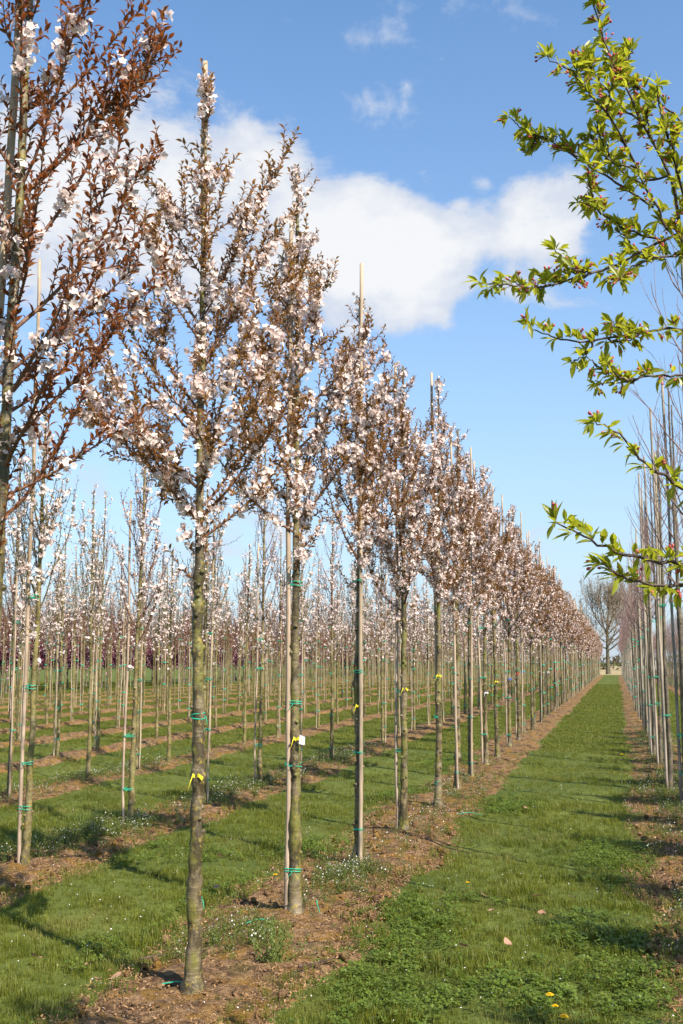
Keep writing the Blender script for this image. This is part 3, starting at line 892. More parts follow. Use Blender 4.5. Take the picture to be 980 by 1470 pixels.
far_src = source_collection('far_tree_source', [joined(260 + s, (M['bark_young'], M['twig'], M['red_leaf'], M['petal']), ht=3.8 + .2 * s, nl=14, tw=8, ls=.12, lsize=(.035, .06), ncl=(6, 20, 40)[s], nfl=(2, 4), fsize=.035, sides=3, trunk_sides=5, low=True, **slim) for s in range(3)])
rp = np.array([(x, y, 0) for x, y, k in rest], float); nr = len(rp)
o = scatter('distant_young_trees', rp, np.column_stack([np.zeros(nr), np.zeros(nr), rng.uniform(0, 6.28, nr)]), rng.uniform(.9, 1.1, nr), rng.integers(0, 3, nr), far_src)
tag(o, 'mass of distant young trees with thin bare twigs across the field', 'trees')
g, _ = cane_mesh(77, 3.2, .013, None); cm = g.mesh('far_cane', [M['cane']])
rp = np.array([(x + .06, y, 0) for x, y in cane_rest], float); nr = len(rp)
o = scatter('distant_canes', rp, np.zeros((nr, 3)), rng.uniform(.9, 1.1, nr), np.zeros(nr), source_collection('far_cane_source', [cm]))
tag(o, 'mass of distant thin canes among the young trees across the field', 'canes')

# ---- purple plum rows behind the field
PL = (M['bark_grey'], M['twig_dark'], M['plum_leaf'], M['plum_flower'])
V_P = [variant(400 + s, PL, 0, hc=1.05, ht=4.5, nl=26, L0=2.0, L1=.7, a0=66, a1=24, tw=8, twl=(.2, .6), ls=.065, lsize=(.13, .2), ncl=(380, 100, 600)[s], nfl=(3, 4), fsize=.05, sides=3, trunk_sides=6, low=True, r0=.06, knots=3) for s in range(3)]
for k, x0 in enumerate((-29.5, -33.0, -36.5)):
    y = abs(x0) * 1.5
    while y < 185:
        pv = int(rng.choice([0, 1, 2], p=[.4, .35, .25])); ph = ('half purple, half pink', 'dark purple', 'pale pink')[pv]; pr = ('front', 'middle', 'back')[k]
        plant_tree('plum_tree', V_P[pv], x0 + float(rng.normal(0, .1)), y, float(rng.uniform(0, 6.28)), f'far {ph} plum tree in the {pr} plum row behind the young trees', 'tree', f'{ph} plum trees of the {pr} plum row', float(rng.uniform(.9, 1.08)))
        y += 2.6


# ---- the old bare tree at the end of the path, the hedge-row behind
def big_tree(seed, H, r0, levels=5, spread=34, first=.27, nl0=7):
    rng = np.random.default_rng(seed); tr = Geo(); br = Geo(); tips = []
    zt = H * .5
    P = sweep(rng, (0, 0, -.1), 0, 0, .03, zt + .1, 9, .03)
    tube(tr, P, np.linspace(r0, r0 * .5, 9) * np.array([1.35, 1.05] + [1] * 7), 10, 0)

    def rec(p, azm, ang, L, r, lev):
        Q = sweep(rng, p, azm, ang, ang * .62, L, 6, .09)
        tube(br, Q, np.linspace(r, r * .45, 6), 6 if lev < 2 else 3, 0, .5, False)
        if lev >= levels: tips.append(Q[2:]); return
        n = 5 if lev < 2 else 4
        for i in range(n):
            f = .3 + .7 * (i + 1) / n if i < n - 1 else 1
            q = Q[min(5, int(round(f * 5)))]
            d = norm(Q[min(5, int(round(f * 5)))] - Q[max(0, int(round(f * 5)) - 1)])
            b = math.acos(np.clip(d[2], -1, 1)); a = math.atan2(d[1], d[0])
            rec(q, a + rng.normal(0, 1.0), max(.02, b + R(rng.normal(4, spread * .6))), L * rng.uniform(.5, .72), r * .55, lev + 1)
    for i in range(nl0):
        z = H * (first + .24 * i / nl0)
        f = z / zt * 8; i0 = min(7, int(f)); p = P[i0] + (P[i0 + 1] - P[i0]) * (f - i0)
        rec(p, i * 2.4 + rng.normal(0, .3), R(72 - 34 * i / nl0), H * rng.uniform(.29, .36), r0 * .42, 1)
    rec(P[-1], 0, .1, H * .24, r0 * .4, 1); rec(P[-1], 2.5, .35, H * .22, r0 * .4, 1)
    return tr, br, np.concatenate(tips)


M['old_bark'] = bark_mat('old_tree_bark', (.10, .085, .05), (.15, .125, .08), amount=.2, band=.2, green=.4)
M['old_twig'] = bark_mat('old_tree_twig', (.21, .16, .11), (.28, .22, .15), amount=0, band=.1)
M['old_bud'] = leaf_mat('old_tree_bud', (.20, .15, .09), (.28, .20, .12), .3)
tr, br, tips = big_tree(7, 12.2, .27, 5, 50, .25, 12)
rt_ = put('old_tree', None, None, (-1.1, 146.6, 0)); tag(rt_, 'big old bare tree standing at the far end of the grass path', 'tree')
put('trunk', tr.mesh('trunk', [M['old_bark']]), rt_)
tag(put('branches', br.mesh('branches', [M['old_twig']]), rt_), kind='stuff')
bd = Geo(); q = tips[rng.random(len(tips)) < .7]; dd = norm(rng.normal(0, 1, q.shape) + [0, 0, .6])
stamp(bd, LEAF_LOW_V, LEAF_LOW_F, q + rng.normal(0, .05, q.shape), frame_from(dd, norm(rng.normal(0, 1, q.shape))), rng.uniform(.09, .17, len(q)), 0, rng.random(len(q)))
tag(put('buds', bd.mesh('buds', [M['old_bud']]), rt_), kind='stuff')

bt = [big_tree(20 + s, 7.5, .2, 4, 36, .2, 6) for s in range(2)]
hm = []
for tr, br, tips in bt:
    q = tips; dd = norm(rng.normal(0, 1, q.shape)); bd = Geo()
    stamp(bd, LEAF_LOW_V, LEAF_LOW_F, q, frame_from(dd, norm(rng.normal(0, 1, q.shape))), rng.uniform(.14, .26, len(q)), 0, rng.random(len(q)))
    hm.append((tr.mesh('trunk', [M['old_bark']]), br.mesh('branches', [M['old_twig']]), bd.mesh('buds', [M['old_bud']])))
for i, (x, y) in enumerate([(14, 196), (22, 204), (31, 199), (40, 208), (49, 203), (-24, 210), (-34, 205), (-47, 214), (-60, 208), (-73, 214), (-88, 212), (-102, 220), (-118, 224), (-135, 226), (-152, 232), (-170, 236), (58, 210), (-13, 214)]):
    r_ = put('hedgerow_tree', None, None, (x, y, 0), float(rng.uniform(0, 6)))
    tag(r_, 'distant bare hedgerow tree on the horizon beyond the nursery rows', 'tree', 'distant hedgerow trees')
    r_.scale = (1.1, 1.1, float(rng.uniform(.7, 1.0)))
    m3 = hm[i % 2]; put('trunk', m3[0], r_); tag(put('branches', m3[1], r_), kind='stuff'); tag(put('buds', m3[2], r_), kind='stuff')

# far yellow-green shrub and low hedge, small house
def leafy(name, x, y, rx, rz_, h0, n, size, mat, label, cat, seed=1, stem_=True):
    rg = np.random.default_rng(seed); g = Geo()
    u = norm(rg.normal(0, 1, (n, 3))) * (rg.random((n, 1)) ** .4)
    cl = 1 + .25 * np.sin(u[:, :1] * 7 + 1) * np.cos(u[:, 2:] * 6)
    p = u * np.array([rx, rx, rz_]) * cl + [0, 0, h0 + rz_]
    d = norm(rg.normal(0, 1, (n, 3)) + u)
    stamp(g, LEAF_LOW_V, LEAF_LOW_F, p, frame_from(d, norm(rg.normal(0, 1, (n, 3)))), rg.uniform(.6, 1.3, n) * size, 0, rg.random(n))
    root = put(name, None, None, (x, y, 0)); tag(root, label, cat)
    tag(put('foliage', g.mesh('foliage', [mat]), root), kind='stuff')
    s = Geo()
    for k in range(6):
        tube(s, sweep(rg, (rg.normal(0, .1), rg.normal(0, .1), -.05), k, .2, .5, h0 + rz_ * 1.2, 5, .1), np.linspace(.06, .02, 5), 5)
    put('stem', s.mesh('stem', [M['old_bark']]), root)


M['shrub'] = leaf_mat('shrub_leaf', (.20, .20, .02), (.34, .32, .04), .4)
M['hedge'] = leaf_mat('hedge_leaf', (.12, .10, .05), (.20, .16, .09), .25)
leafy('green_shrub', -4.1, 150, 1.5, 2.2, .3, 1500, .35, M['shrub'], 'far yellow-green shrub left of the old bare tree', 'shrub', 3)
hg = Geo(); n = 16000; xh = rng.uniform(-220, 90, n)
ph = np.column_stack([xh, 226 + rng.normal(0, .7, n) + .02 * xh, rng.uniform(0, 1, n) ** .8 * (2.2 + 1.2 * fbm(xh * .15, xh * 0, 4, 3))])
stamp(hg, LEAF_LOW_V, LEAF_LOW_F, ph, frame_from(norm(rng.normal(0, 1, (n, 3)) + [0, 0, .5]), norm(rng.normal(0, 1, (n, 3)))), rng.uniform(.4, .9, n), 0, rng.random(n))
tag(put('hedge', hg.mesh('hedge', [M['hedge']])), 'long brown hedge on the horizon beyond the field', 'hedge', kind='stuff')
M['wall'] = plain_mat('white_wall', (.72, .70, .68), .8, .2, .06); M['roof'] = plain_mat('grey_roof', (.22, .20, .22), .8, .2, .1); M['pane'] = plain_mat('window_pane', (.05, .06, .08), .15, .5, .05)
house = put('farm_house', None, None, (4.6, 212, 0)); tag(house, 'tiny far white house beside the old bare tree', 'house')
g = Geo(); a, b, h, rf = 3.0, 2.4, 2.6, 4.1
g.add([(-a, -b, 0), (a, -b, 0), (a, b, 0), (-a, b, 0), (-a, -b, h), (a, -b, h), (a, b, h), (-a, b, h), (-a, 0, rf), (a, 0, rf)],
      [(0, 1, 5, 4), (1, 2, 6, 5), (2, 3, 7, 6), (3, 0, 4, 7)], smooth=False)
g.F.append((np.array([(4, 7, 8), (5, 9, 6)]), 0, False)); put('wall', g.mesh('wall', [M['wall']]), house)
g = Geo(); e = .3
for s in (-1, 1):
    lo = np.array([(-a - e, s * (b + e), h - .25), (a + e, s * (b + e), h - .25), (a + e, 0, rf + .06), (-a - e, 0, rf + .06)])
    g.add(np.concatenate([lo, lo + [0, 0, .14]]), [(0, 1, 2, 3), (4, 5, 6, 7), (0, 1, 5, 4), (1, 2, 6, 5), (3, 0, 4, 7)], smooth=False)
put('roof', g.mesh('roof', [M['roof']]), house)
for wx in (-1.7, 0.1, 1.8):
    g = Geo(); g.add([(wx - .45, -b - .03, .9), (wx + .45, -b - .03, .9), (wx + .45, -b - .03, 2.1), (wx - .45, -b - .03, 2.1), (wx - .45, -b + .02, .9), (wx + .45, -b + .02, .9), (wx + .45, -b + .02, 2.1), (wx - .45, -b + .02, 2.1)],
                     [(0, 1, 2, 3), (0, 1, 5, 4), (1, 2, 6, 5), (2, 3, 7, 6), (3, 0, 4, 7)], smooth=False)
    put('window', g.mesh('window', [M['pane']]), house)

# ------------------------------------------------------------------ the crab apple that reaches in from the right
CRAB = {
    'L1': [(0.6, 3.1, 2.0), (0.318, 3.066, 2.545), (0.213, 3.014, 2.734), (0.204, 2.998, 2.829), (0.178, 2.958, 2.915), (0.112, 2.903, 3.046), (0.061, 2.854, 3.157), (0.024, 2.822, 3.244), (-0.005, 2.788, 3.358), (-0.023, 2.769, 3.459)],
    'L2': [(0.213, 3.014, 2.731), (0.181, 3.002, 2.763), (0.138, 2.96, 2.836), (0.081, 2.898, 2.954), (0.021, 2.819, 3.035), (-0.039, 2.773, 3.11), (-0.085, 2.736, 3.141), (-0.123, 2.715, 3.156)],
    'L3': [(0.138, 2.971, 2.829), (0.052, 2.97, 2.904), (-0.021, 2.975, 2.965), (-0.096, 2.998, 3.036), (-0.153, 2.998, 3.081), (-0.2, 3.004, 3.104)],
    'L4': [(0.224, 3.011, 2.772), (0.118, 2.942, 2.704), (0.025, 2.876, 2.642), (-0.064, 2.809, 2.592), (-0.167, 2.737, 2.549), (-0.242, 2.688, 2.543), (-0.303, 2.651, 2.546)],
    'L5': [(0.158, 2.989, 2.74), (0.074, 2.905, 2.745), (0.012, 2.855, 2.766), (-0.032, 2.81, 2.783), (-0.061, 2.792, 2.791)],
    'L6': [(0.6, 3.11, 2.35), (0.267, 3.035, 2.678), (0.202, 2.995, 2.697), (0.116, 2.917, 2.66), (0.061, 2.886, 2.631), (0.017, 2.839, 2.595)],
    'L7': [(0.59, 3.08, 2.45), (0.365, 3.038, 2.829), (0.235, 2.994, 3.062), (0.173, 2.999, 3.138), (0.122, 2.99, 3.181), (0.081, 2.987, 3.206)],
    'L8': [(0.181, 2.96, 2.911), (0.099, 2.981, 2.91), (0.036, 2.977, 2.976), (0.001, 2.978, 3.056), (-0.002, 2.983, 3.09)],
    'L9': [(0.112, 2.903, 3.046), (0.042, 2.944, 3.147), (-0.003, 2.954, 3.22), (-0.046, 2.959, 3.254)],
    'L10': [(0.6, 3.08, 2.3), (0.321, 3.054, 2.64), (0.219, 2.901, 2.806), (0.183, 2.815, 2.907), (0.178, 2.79, 2.933), (0.165, 2.764, 2.941)],
    'M1': [(0.6, 3.11, 2.28), (0.379, 3.015, 2.428), (0.206, 2.925, 2.464), (0.108, 2.881, 2.456), (0.001, 2.817, 2.423), (-0.103, 2.772, 2.415), (-0.153, 2.737, 2.427), (-0.192, 2.705, 2.438)],
    'M2': [(0.6, 3.12, 2.2), (0.377, 3.039, 2.329), (0.204, 2.961, 2.349), (0.113, 2.919, 2.344), (0.041, 2.883, 2.321), (-0.027, 2.846, 2.316)],
    'B1': [(0.61, 3.12, 1.84), (0.356, 2.745, 1.944), (0.154, 2.38, 1.96), (0.103, 2.312, 1.98), (0.055, 2.265, 2.013), (0.015, 2.228, 2.055), (-0.023, 2.195, 2.075)],
    'B2': [(0.61, 3.12, 1.74), (0.346, 2.708, 1.817), (0.146, 2.348, 1.801), (0.068, 2.276, 1.804), (0.001, 2.206, 1.817), (-0.057, 2.136, 1.841), (-0.105, 2.08, 1.86)],
    'B3': [(0.61, 3.12, 1.68), (0.344, 2.714, 1.769), (0.144, 2.354, 1.759), (0.066, 2.283, 1.755), (0.012, 2.247, 1.769), (-0.022, 2.204, 1.792)],
}
crab = put('crabapple_tree', None, None, (.62, 3.1, 0))
tag(crab, 'crab apple tree with green leaves and red buds reaching in from the right edge', 'tree')
base = np.array([.62, 3.1, 0]); rg = np.random.default_rng(66)
g = Geo(); tube(g, sweep(rg, (0, 0, -.1), 0, .01, .02, 3.1, 20, .01), np.linspace(.045, .02, 20) * np.where(np.arange(20) < 2, 1.25, 1), 14, 0, .5, True, .06, rg)
put('trunk', g.mesh('trunk', [M['bark_grey']]), crab)


def smooth_line(P, n=24):
    P = np.asarray(P, float); k = len(P)
    t = np.linspace(0, k - 1, n); out = []
    for q in t:
        i = min(k - 2, int(q)); f = q - i
        p0 = P[max(0, i - 1)]; p1 = P[i]; p2 = P[i + 1]; p3 = P[min(k - 1, i + 2)]
        out.append(.5 * ((2 * p1) + (p2 - p0) * f + (2 * p0 - 5 * p1 + 4 * p2 - p3) * f * f + (3 * p1 - p0 - 3 * p2 + p3) * f ** 3))
    return np.array(out)


def crab_leaf(seed, curl):
    """one crab apple leaf: folded along the midrib, curved, 1 long"""
    g = Geo(); prof = [(0, .02), (.12, .03), (.25, .11), (.45, .165), (.65, .15), (.85, .075), (1.0, .005)]
    V = []; F = []
    for i, (t, w_) in enumerate(prof):
        y = t; z = -curl * t * t
        V += [(-w_, y, z + w_ * .45), (0, y, z), (w_, y, z + w_ * .45)]
        if i: a = 3 * i; F += [(a - 3, a - 2, a + 1, a), (a - 2, a - 1, a + 2, a + 1)]
    g.add(V, F, 0, rg.uniform(.1, .9))
    return g.mesh('leaf', [M['crab_leaf']])


CL = [crab_leaf(s, (-.05, .1, .22, .32, .15, .02, .25, .4)[s]) for s in range(8)]
lq = []; ld = []; lu = []; bq = []; bd_ = []; BR = []; lown = []; bown = []
rs = np.random.default_rng(31)
for nm in [k for k in CRAB if k[0] in 'LM']:
    P = smooth_line(CRAB[nm])
    for q in range(4 if nm in ('L1', 'L2') else 3 if nm in ('L3', 'L4', 'M1') else 2):
        i = int(rs.integers(9, 21)); t = norm(P[i + 1] - P[i - 1]); d = norm(t + rs.normal(0, .7, 3) + np.array([0, 0, .3])); l = rs.uniform(.06, .17)
        CRAB[f'{nm[0]}s{nm}{q}'] = [P[i], P[i] + d * l * .5, P[i] + norm(d + np.array([0, 0, .25])) * l]
for nm, P in CRAB.items():
    P = smooth_line(P) - base; n = len(P); P[3:] += rg.normal(0, .0025, (n - 3, 3))
    L = np.linalg.norm(np.diff(P, axis=0), axis=1).sum()
    g = Geo(); tube(g, P, np.linspace(.0028 + .0022 * L, .0013, n), 7, 0, .5, True, .12, rg)
    br_o = put('branch', g.mesh('branch', [M['twig_dark']]), crab); BR.append(br_o); lb0 = len(lq); bb0 = len(bq)
    spur, T = resample(P, .019, .05 if nm in ('L2', 'L3', 'L4', 'L5', 'L8', 'L9') or nm[1] == 's' else .25)
    for q, t in zip(spur, T):
        ref = norm(rg.normal(0, 1, 3)); rad = norm(np.cross(t, ref)); k = int(rg.integers(3, 7))
        rad = norm(rad + np.array([0, 0, .35]))
        for _ in range(k):
            d = norm(rad * rg.uniform(.5, 1.1) + t * rg.uniform(.1, .9) + rg.normal(0, .45, 3))
            lq.append(q + rad * rg.uniform(.002, .012)); ld.append(d); lu.append(norm(np.array([0, 0, 1.0]) + rg.normal(0, .45, 3) + t * .2))
        if rg.random() < .42:
            for _ in range(int(rg.integers(2, 5))):
                d = norm(rad + rg.normal(0, .35, 3) + t * .4); bq.append(q + rad * .008); bd_.append(d)
    for _ in range(5):                                   # rosette at the tip
        t = norm(P[-1] - P[-3]); d = norm(t + rg.normal(0, .6, 3)); lq.append(P[-1]); ld.append(d); lu.append(norm(np.array([0, 0, 1.0]) + rg.normal(0, .4, 3)))
    lown += [len(BR) - 1] * (len(lq) - lb0); bown += [len(BR) - 1] * (len(bq) - bb0)
lown = np.array(lown); lq = np.array(lq); ld = np.array(ld); lu = np.array(lu); n = len(lq)
fr = frame_from(ld, lu); size = rg.uniform(.023, .046, n)
from mathutils import Matrix, Vector
world_q = lq + base; cdist = np.linalg.norm(world_q - np.array([0, 0, 1.6]), axis=1)
ca, sa = math.cos(R(13.98)), math.sin(R(13.98))
lat = world_q[:, 0] * ca + world_q[:, 1] * sa; dep = -world_q[:, 0] * sa + world_q[:, 1] * ca
inview = lat / dep < .325
score = np.where(inview, size / cdist, -1); order = np.argsort(-score)
single = order[:295]; others = order[295:]
for i in single:
    o = put('leaf', CL[int(rg.integers(8))], BR[lown[i]])
    m3 = Matrix([[float(v) for v in row] for row in fr[i]]).to_4x4(); m3.translation = Vector([float(v) for v in lq[i]])
    o.matrix_local = m3 @ Matrix.Diagonal((*[float(size[i])] * 3, 1))
g = Geo()
for c in range(8):
    me = CL[c]; tv = np.zeros(len(me.vertices) * 3); me.vertices.foreach_get('co', tv); tv = tv.reshape(-1, 3)
    F = np.array([p.vertices[:] for p in me.polygons]); idx = others[c::8]
    stamp(g, tv, [F], lq[idx], fr[idx], size[idx], 0, rg.random(len(idx)))
tag(put('leaves', g.mesh('leaves', [M['crab_leaf']]), crab), kind='stuff')
for b in range(len(BR)):
    g = Geo()
    for q, d, ow in zip(bq, bd_, bown):
        if ow != b: continue
        l = rg.uniform(.012, .024); e = q + d * l
        tube(g, [q, q + d * l * .6, e], .0007, 3, 0, .3, False)
        tube(g, [e - d * .001, e + d * .0025, e + d * .0055, e + d * .008], [.001, .0028, .003, .0008], 6, 0, rg.random(), True)
    if g.n: tag(put('flower_buds', g.mesh('flower_buds', [M['crab_bud']]), BR[b]), kind='stuff')


# ------------------------------------------------------------------ grass, clover, litter
def in_view(x, y, margin=1.2):
    lat = x * ca + y * sa; dep = -x * sa + y * ca
    return (np.abs(lat) < dep * .325 + margin) & (dep > 3.6)


def bed_dist(x, y):
    """signed distance to the nearest bed edge, positive on grass"""
    out = np.full(np.shape(x), 9.0)
    for x0 in ROWS + [3.2, 5.7]:
        e = np.where(x < x0, bed_edge(x0, y, -1), bed_edge(x0, y, 1))
        out = np.minimum(out, np.abs(x - x0) - e * .93)
    return out


def tuft(seed, n, h, spread, wid, lean=.5):
    rg = np.random.default_rng(seed); g = Geo()
    for k in range(n):
        a = rg.uniform(0, 6.28); r = spread * math.sqrt(rg.random()); b = np.array([r * math.cos(a), r * math.sin(a), -.01])
        hh = h * rg.uniform(.5, 1.15); la = rg.uniform(0, 6.28); ln = lean * rg.uniform(.1, 1.0)
        o = np.array([math.cos(la), math.sin(la), 0]); s = np.array([-o[1], o[0], 0]) * wid * rg.uniform(.7, 1.2)
        p1 = b + np.array([0, 0, hh * .55]) + o * hh * ln * .3; p2 = b + np.array([0, 0, hh * (.98 - .25 * ln)]) + o * hh * ln * .95
        t = rg.random()
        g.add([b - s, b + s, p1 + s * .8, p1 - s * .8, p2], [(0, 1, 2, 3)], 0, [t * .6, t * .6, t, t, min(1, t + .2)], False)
        g.F.append((np.array([[g.n - 2, g.n - 3, g.n - 1]]), 0, False))
    return g.mesh('tuft', [M['blade']])


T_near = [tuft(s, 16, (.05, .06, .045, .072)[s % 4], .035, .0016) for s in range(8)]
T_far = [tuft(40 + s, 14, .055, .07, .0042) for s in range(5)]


def spread(dmin, dmax, dens, seed, margin=1.2):
    rg = np.random.default_rng(seed)
    xmin, xmax = -.62 * dmax - 2, .2 * dmax + 3
    n = int((xmax - xmin) * (dmax - dmin) * dens)
    x = rg.uniform(xmin, xmax, n); y = rg.uniform(dmin, dmax, n)
    k = in_view(x, y, margin); return x[k], y[k], rg


src = source_collection('tuft_source', T_near); src2 = source_collection('far_tuft_source', T_far)
P_ = []; SC = []; PK = []
for (d0, d1, dens, s) in ((3.4, 8, 900, 1), (8, 13, 560, 2), (13, 20, 240, 3)):
    x, y, rg = spread(d0, d1, dens, s)
    bd = bed_dist(x, y); clump = fbm(x * 3, y * 3, 31, 3)
    k = (bd > .0) & (rg.random(len(x)) < np.clip(.45 + 1.2 * (clump - .3), .3, 1)) | ((bd > -.25) & (bd <= 0) & (rg.random(len(x)) < .12)) | ((bd <= 0) & (rg.random(len(x)) < .012))
    x, y, bd, clump = x[k], y[k], bd[k], clump[k]
    P_.append(np.column_stack([x, y, ground_z(x, y) + np.where(bd > 0, 0, .03)])); SC.append(rg.uniform(.6, 1.15, len(x)) * (.38 + 1.5 * clump)); PK.append(rg.integers(0, 8, len(x)))
P_ = np.concatenate(P_); n = len(P_); rg = np.random.default_rng(9)
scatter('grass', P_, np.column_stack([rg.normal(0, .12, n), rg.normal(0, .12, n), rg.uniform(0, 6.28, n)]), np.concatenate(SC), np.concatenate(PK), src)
n1 = n
P_ = []; SC = []
for (d0, d1, dens, s) in ((20, 36, 130, 4), (36, 80, 45, 5)):
    x, y, rg = spread(d0, d1, dens, s, .5)
    k = bed_dist(x, y) > .0; x, y = x[k], y[k]
    P_.append(np.column_stack([x, y, ground_z(x, y)])); SC.append(rg.uniform(.7, 1.2, len(x)) * (1 if d0 < 30 else 1.5))
P_ = np.concatenate(P_); n = len(P_); rg = np.random.default_rng(10)
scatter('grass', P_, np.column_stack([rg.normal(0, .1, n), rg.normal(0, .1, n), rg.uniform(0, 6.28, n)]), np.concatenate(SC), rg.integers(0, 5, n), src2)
print('tufts', n1, n)


def clover(seed, n=9, h=.035, r=.045, lf=.012):
    rg = np.random.default_rng(seed); g = Geo()
    for k in range(n):
        a = rg.uniform(0, 6.28); q = r * math.sqrt(rg.random()); hh = h * rg.uniform(.5, 1.2)
        p = np.array([q * math.cos(a), q * math.sin(a), hh]); s = lf * rg.uniform(.7, 1.2); a0 = rg.uniform(0, 6.28); t = rg.random()
        tilt = rg.normal(0, .35, 2)
        for j in range(3):
            b = a0 + j * 2.094; u = np.array([math.cos(b), math.sin(b), tilt[0] * math.cos(b) + tilt[1] * math.sin(b)]); vv = np.array([-u[1], u[0], 0]) * .55
            g.add([p, p + (u * .55 + vv) * s, p + u * s * 1.05 + [0, 0, .002], p + (u * .55 - vv) * s], [(0, 3, 2, 1)], 0, t, False)
        tube(g, [(p[0] * .4, p[1] * .4, -.01), p], .0006, 3, 0, t * .5, False)
    return g.mesh('clover', [M['clover']])


C_src = source_collection('clover_source', [clover(s) for s in range(5)])
PATCH = [(-1.2, 6.45, .3, .8), (-.0, 5.95, .3, .8), (-.5, 5.5, .4, .3), (-.2, 6.9, .3, .4), (-2.55, 9.3, .34, .45), (-1.15, 5.4, .3, .4), (-1.35, 7.2, .2, .3), (-2.5, 13.4, .3, .6), (-.1, 9.5, .35, .6), (-1.25, 12.5, .3, .7), (-2.6, 18, .4, .9)]
P_ = []; rg = np.random.default_rng(12)
for (px, py, ra, rb) in PATCH:
    n = int(900 * ra * rb); u = rg.normal(0, .62, (n, 2)); P_.append(np.column_stack([px + u[:, 0] * ra, py + u[:, 1] * rb]))
x, y, rg2 = spread(3.6, 9, 60, 77); k = (vnoise(x * 1.2, y * 1.2, 50) > .66) & (bed_dist(x, y) > 0); P_.append(np.column_stack([x[k], y[k]]))
P_ = np.concatenate(P_); n = len(P_)
P_ = np.column_stack([P_, ground_z(P_[:, 0], P_[:, 1]) + .012])
scatter('clover', P_, np.column_stack([rg.normal(0, .15, n), rg.normal(0, .15, n), rg.uniform(0, 6.28, n)]), rg.uniform(.7, 1.4, n), rg.integers(0, 5, n), C_src)


def flake(seed):
    rg = np.random.default_rng(seed); g = Geo(); L = rg.uniform(.6, 1.4); w_ = rg.uniform(.08, .45)
    g.add([(-L / 2, -w_ / 2, 0), (-L / 2, w_ / 2, .1), (0, w_ * .6, .25 * rg.random()), (0, -w_ * .6, .2), (L / 2, -w_ / 3, .05), (L / 2, w_ / 3, .3 * rg.random())], [(0, 3, 2, 1), (3, 4, 5, 2)], 0, rg.random(), False)
    return g.mesh('flake', [M['litter']])


def speck(seed):
    rg = np.random.default_rng(seed); g = Geo()
    g.add([(0, -.5, 0), (.45, 0, .15), (0, .5, .1 + .3 * rg.random()), (-.45, 0, .2)], [(0, 1, 2, 3)], 0, rg.random(), False)
    return g.mesh('petal', [M['white_speck']])


F_src = source_collection('flake_source', [flake(s) for s in range(8)]); S_src = source_collection('speck_source', [speck(s) for s in range(3)])
P_ = []; 
for (d0, d1, dens, s) in ((3.4, 9, 3600, 61), (9, 15, 1300, 62), (15, 26, 160, 63)):
    x, y, rg = spread(d0, d1, dens, s, .6); bd = bed_dist(x, y)
    k = (bd < .02) & (rg.random(len(x)) < np.clip(1.6 * fbm(x * 2.5, y * 2.5, 71, 3), .15, 1)); P_.append(np.column_stack([x[k], y[k], np.full(k.sum(), d0)]))
P_ = np.concatenate(P_); n = len(P_); rg = np.random.default_rng(13)
hz_ = ground_z(P_[:, 0], P_[:, 1]) + .028 + rg.uniform(-.012, .02, n)
scatter('leaf_litter', np.column_stack([P_[:, :2], hz_]), rg.normal(0, .5, (n, 3)) * [1, 1, 8], rg.uniform(.006, .017, n) * (1 + P_[:, 2] * .04), rg.integers(0, 8, n), F_src)
P_ = []
for (d0, d1, dens, s) in ((3.4, 9, 44, 64), (9, 20, 14, 65)):
    x, y, rg = spread(d0, d1, dens, s, .6); bd = bed_dist(x, y)
    k = rg.random(len(x)) < np.where(bd < 0, 1.0, .6) * (.2 + vnoise(x * 2, y * 2, 91)); P_.append(np.column_stack([x[k], y[k], bd[k]]))
P_ = np.concatenate(P_); n = len(P_); rg = np.random.default_rng(14)
scatter('fallen_petals', np.column_stack([P_[:, :2], ground_z(P_[:, 0], P_[:, 1]) + np.where(P_[:, 2] < 0, .05, .042)]), rg.normal(0, .4, (n, 3)) * [1, 1, 8], rg.uniform(.005, .011, n), rg.integers(0, 3, n), S_src)


def clod(seed):
    rg = np.random.default_rng(seed); g = Geo(); k = 6
    P = np.array([[0, 0, -.5], [0, 0, -.15], [.05, 0, .3], [.05, 0, .5]]); tube(g, P, [.45, .62, .45, .12], k, 0, .5, True, .55, rg)
    return g.mesh('clod', [M['soil']])


def straw(seed):
    rg = np.random.default_rng(seed); g = Geo(); tube(g, sweep(rg, (0, 0, 0), 0, R(88), R(92), 1, 5, .12), [.012, .014, .012, .010, .006], 4, 0, rg.random(), False)
    return g.mesh('straw', [M['litter']])


for nm, dens, lo, hi, mk, tl in (('soil_clods', 46, .012, .05, clod, .5), ('dry_stems', 60, .04, .15, straw, .1)):
    x, y, rg = spread(3.4, 12, dens, 171 + int(dens), .5); bd = bed_dist(x, y); k = bd < -.03; x, y = x[k], y[k]; n = len(x)
    scatter(nm, np.column_stack([x, y, ground_z(x, y) + .04]), rg.normal(0, tl, (n, 3)) * [1, 1, 20 * .5 / tl], lo + (hi - lo) * rg.random(n) ** 2.2, rg.integers(0, 5, n), source_collection(nm + '_source', [mk(s) for s in range(5)]))


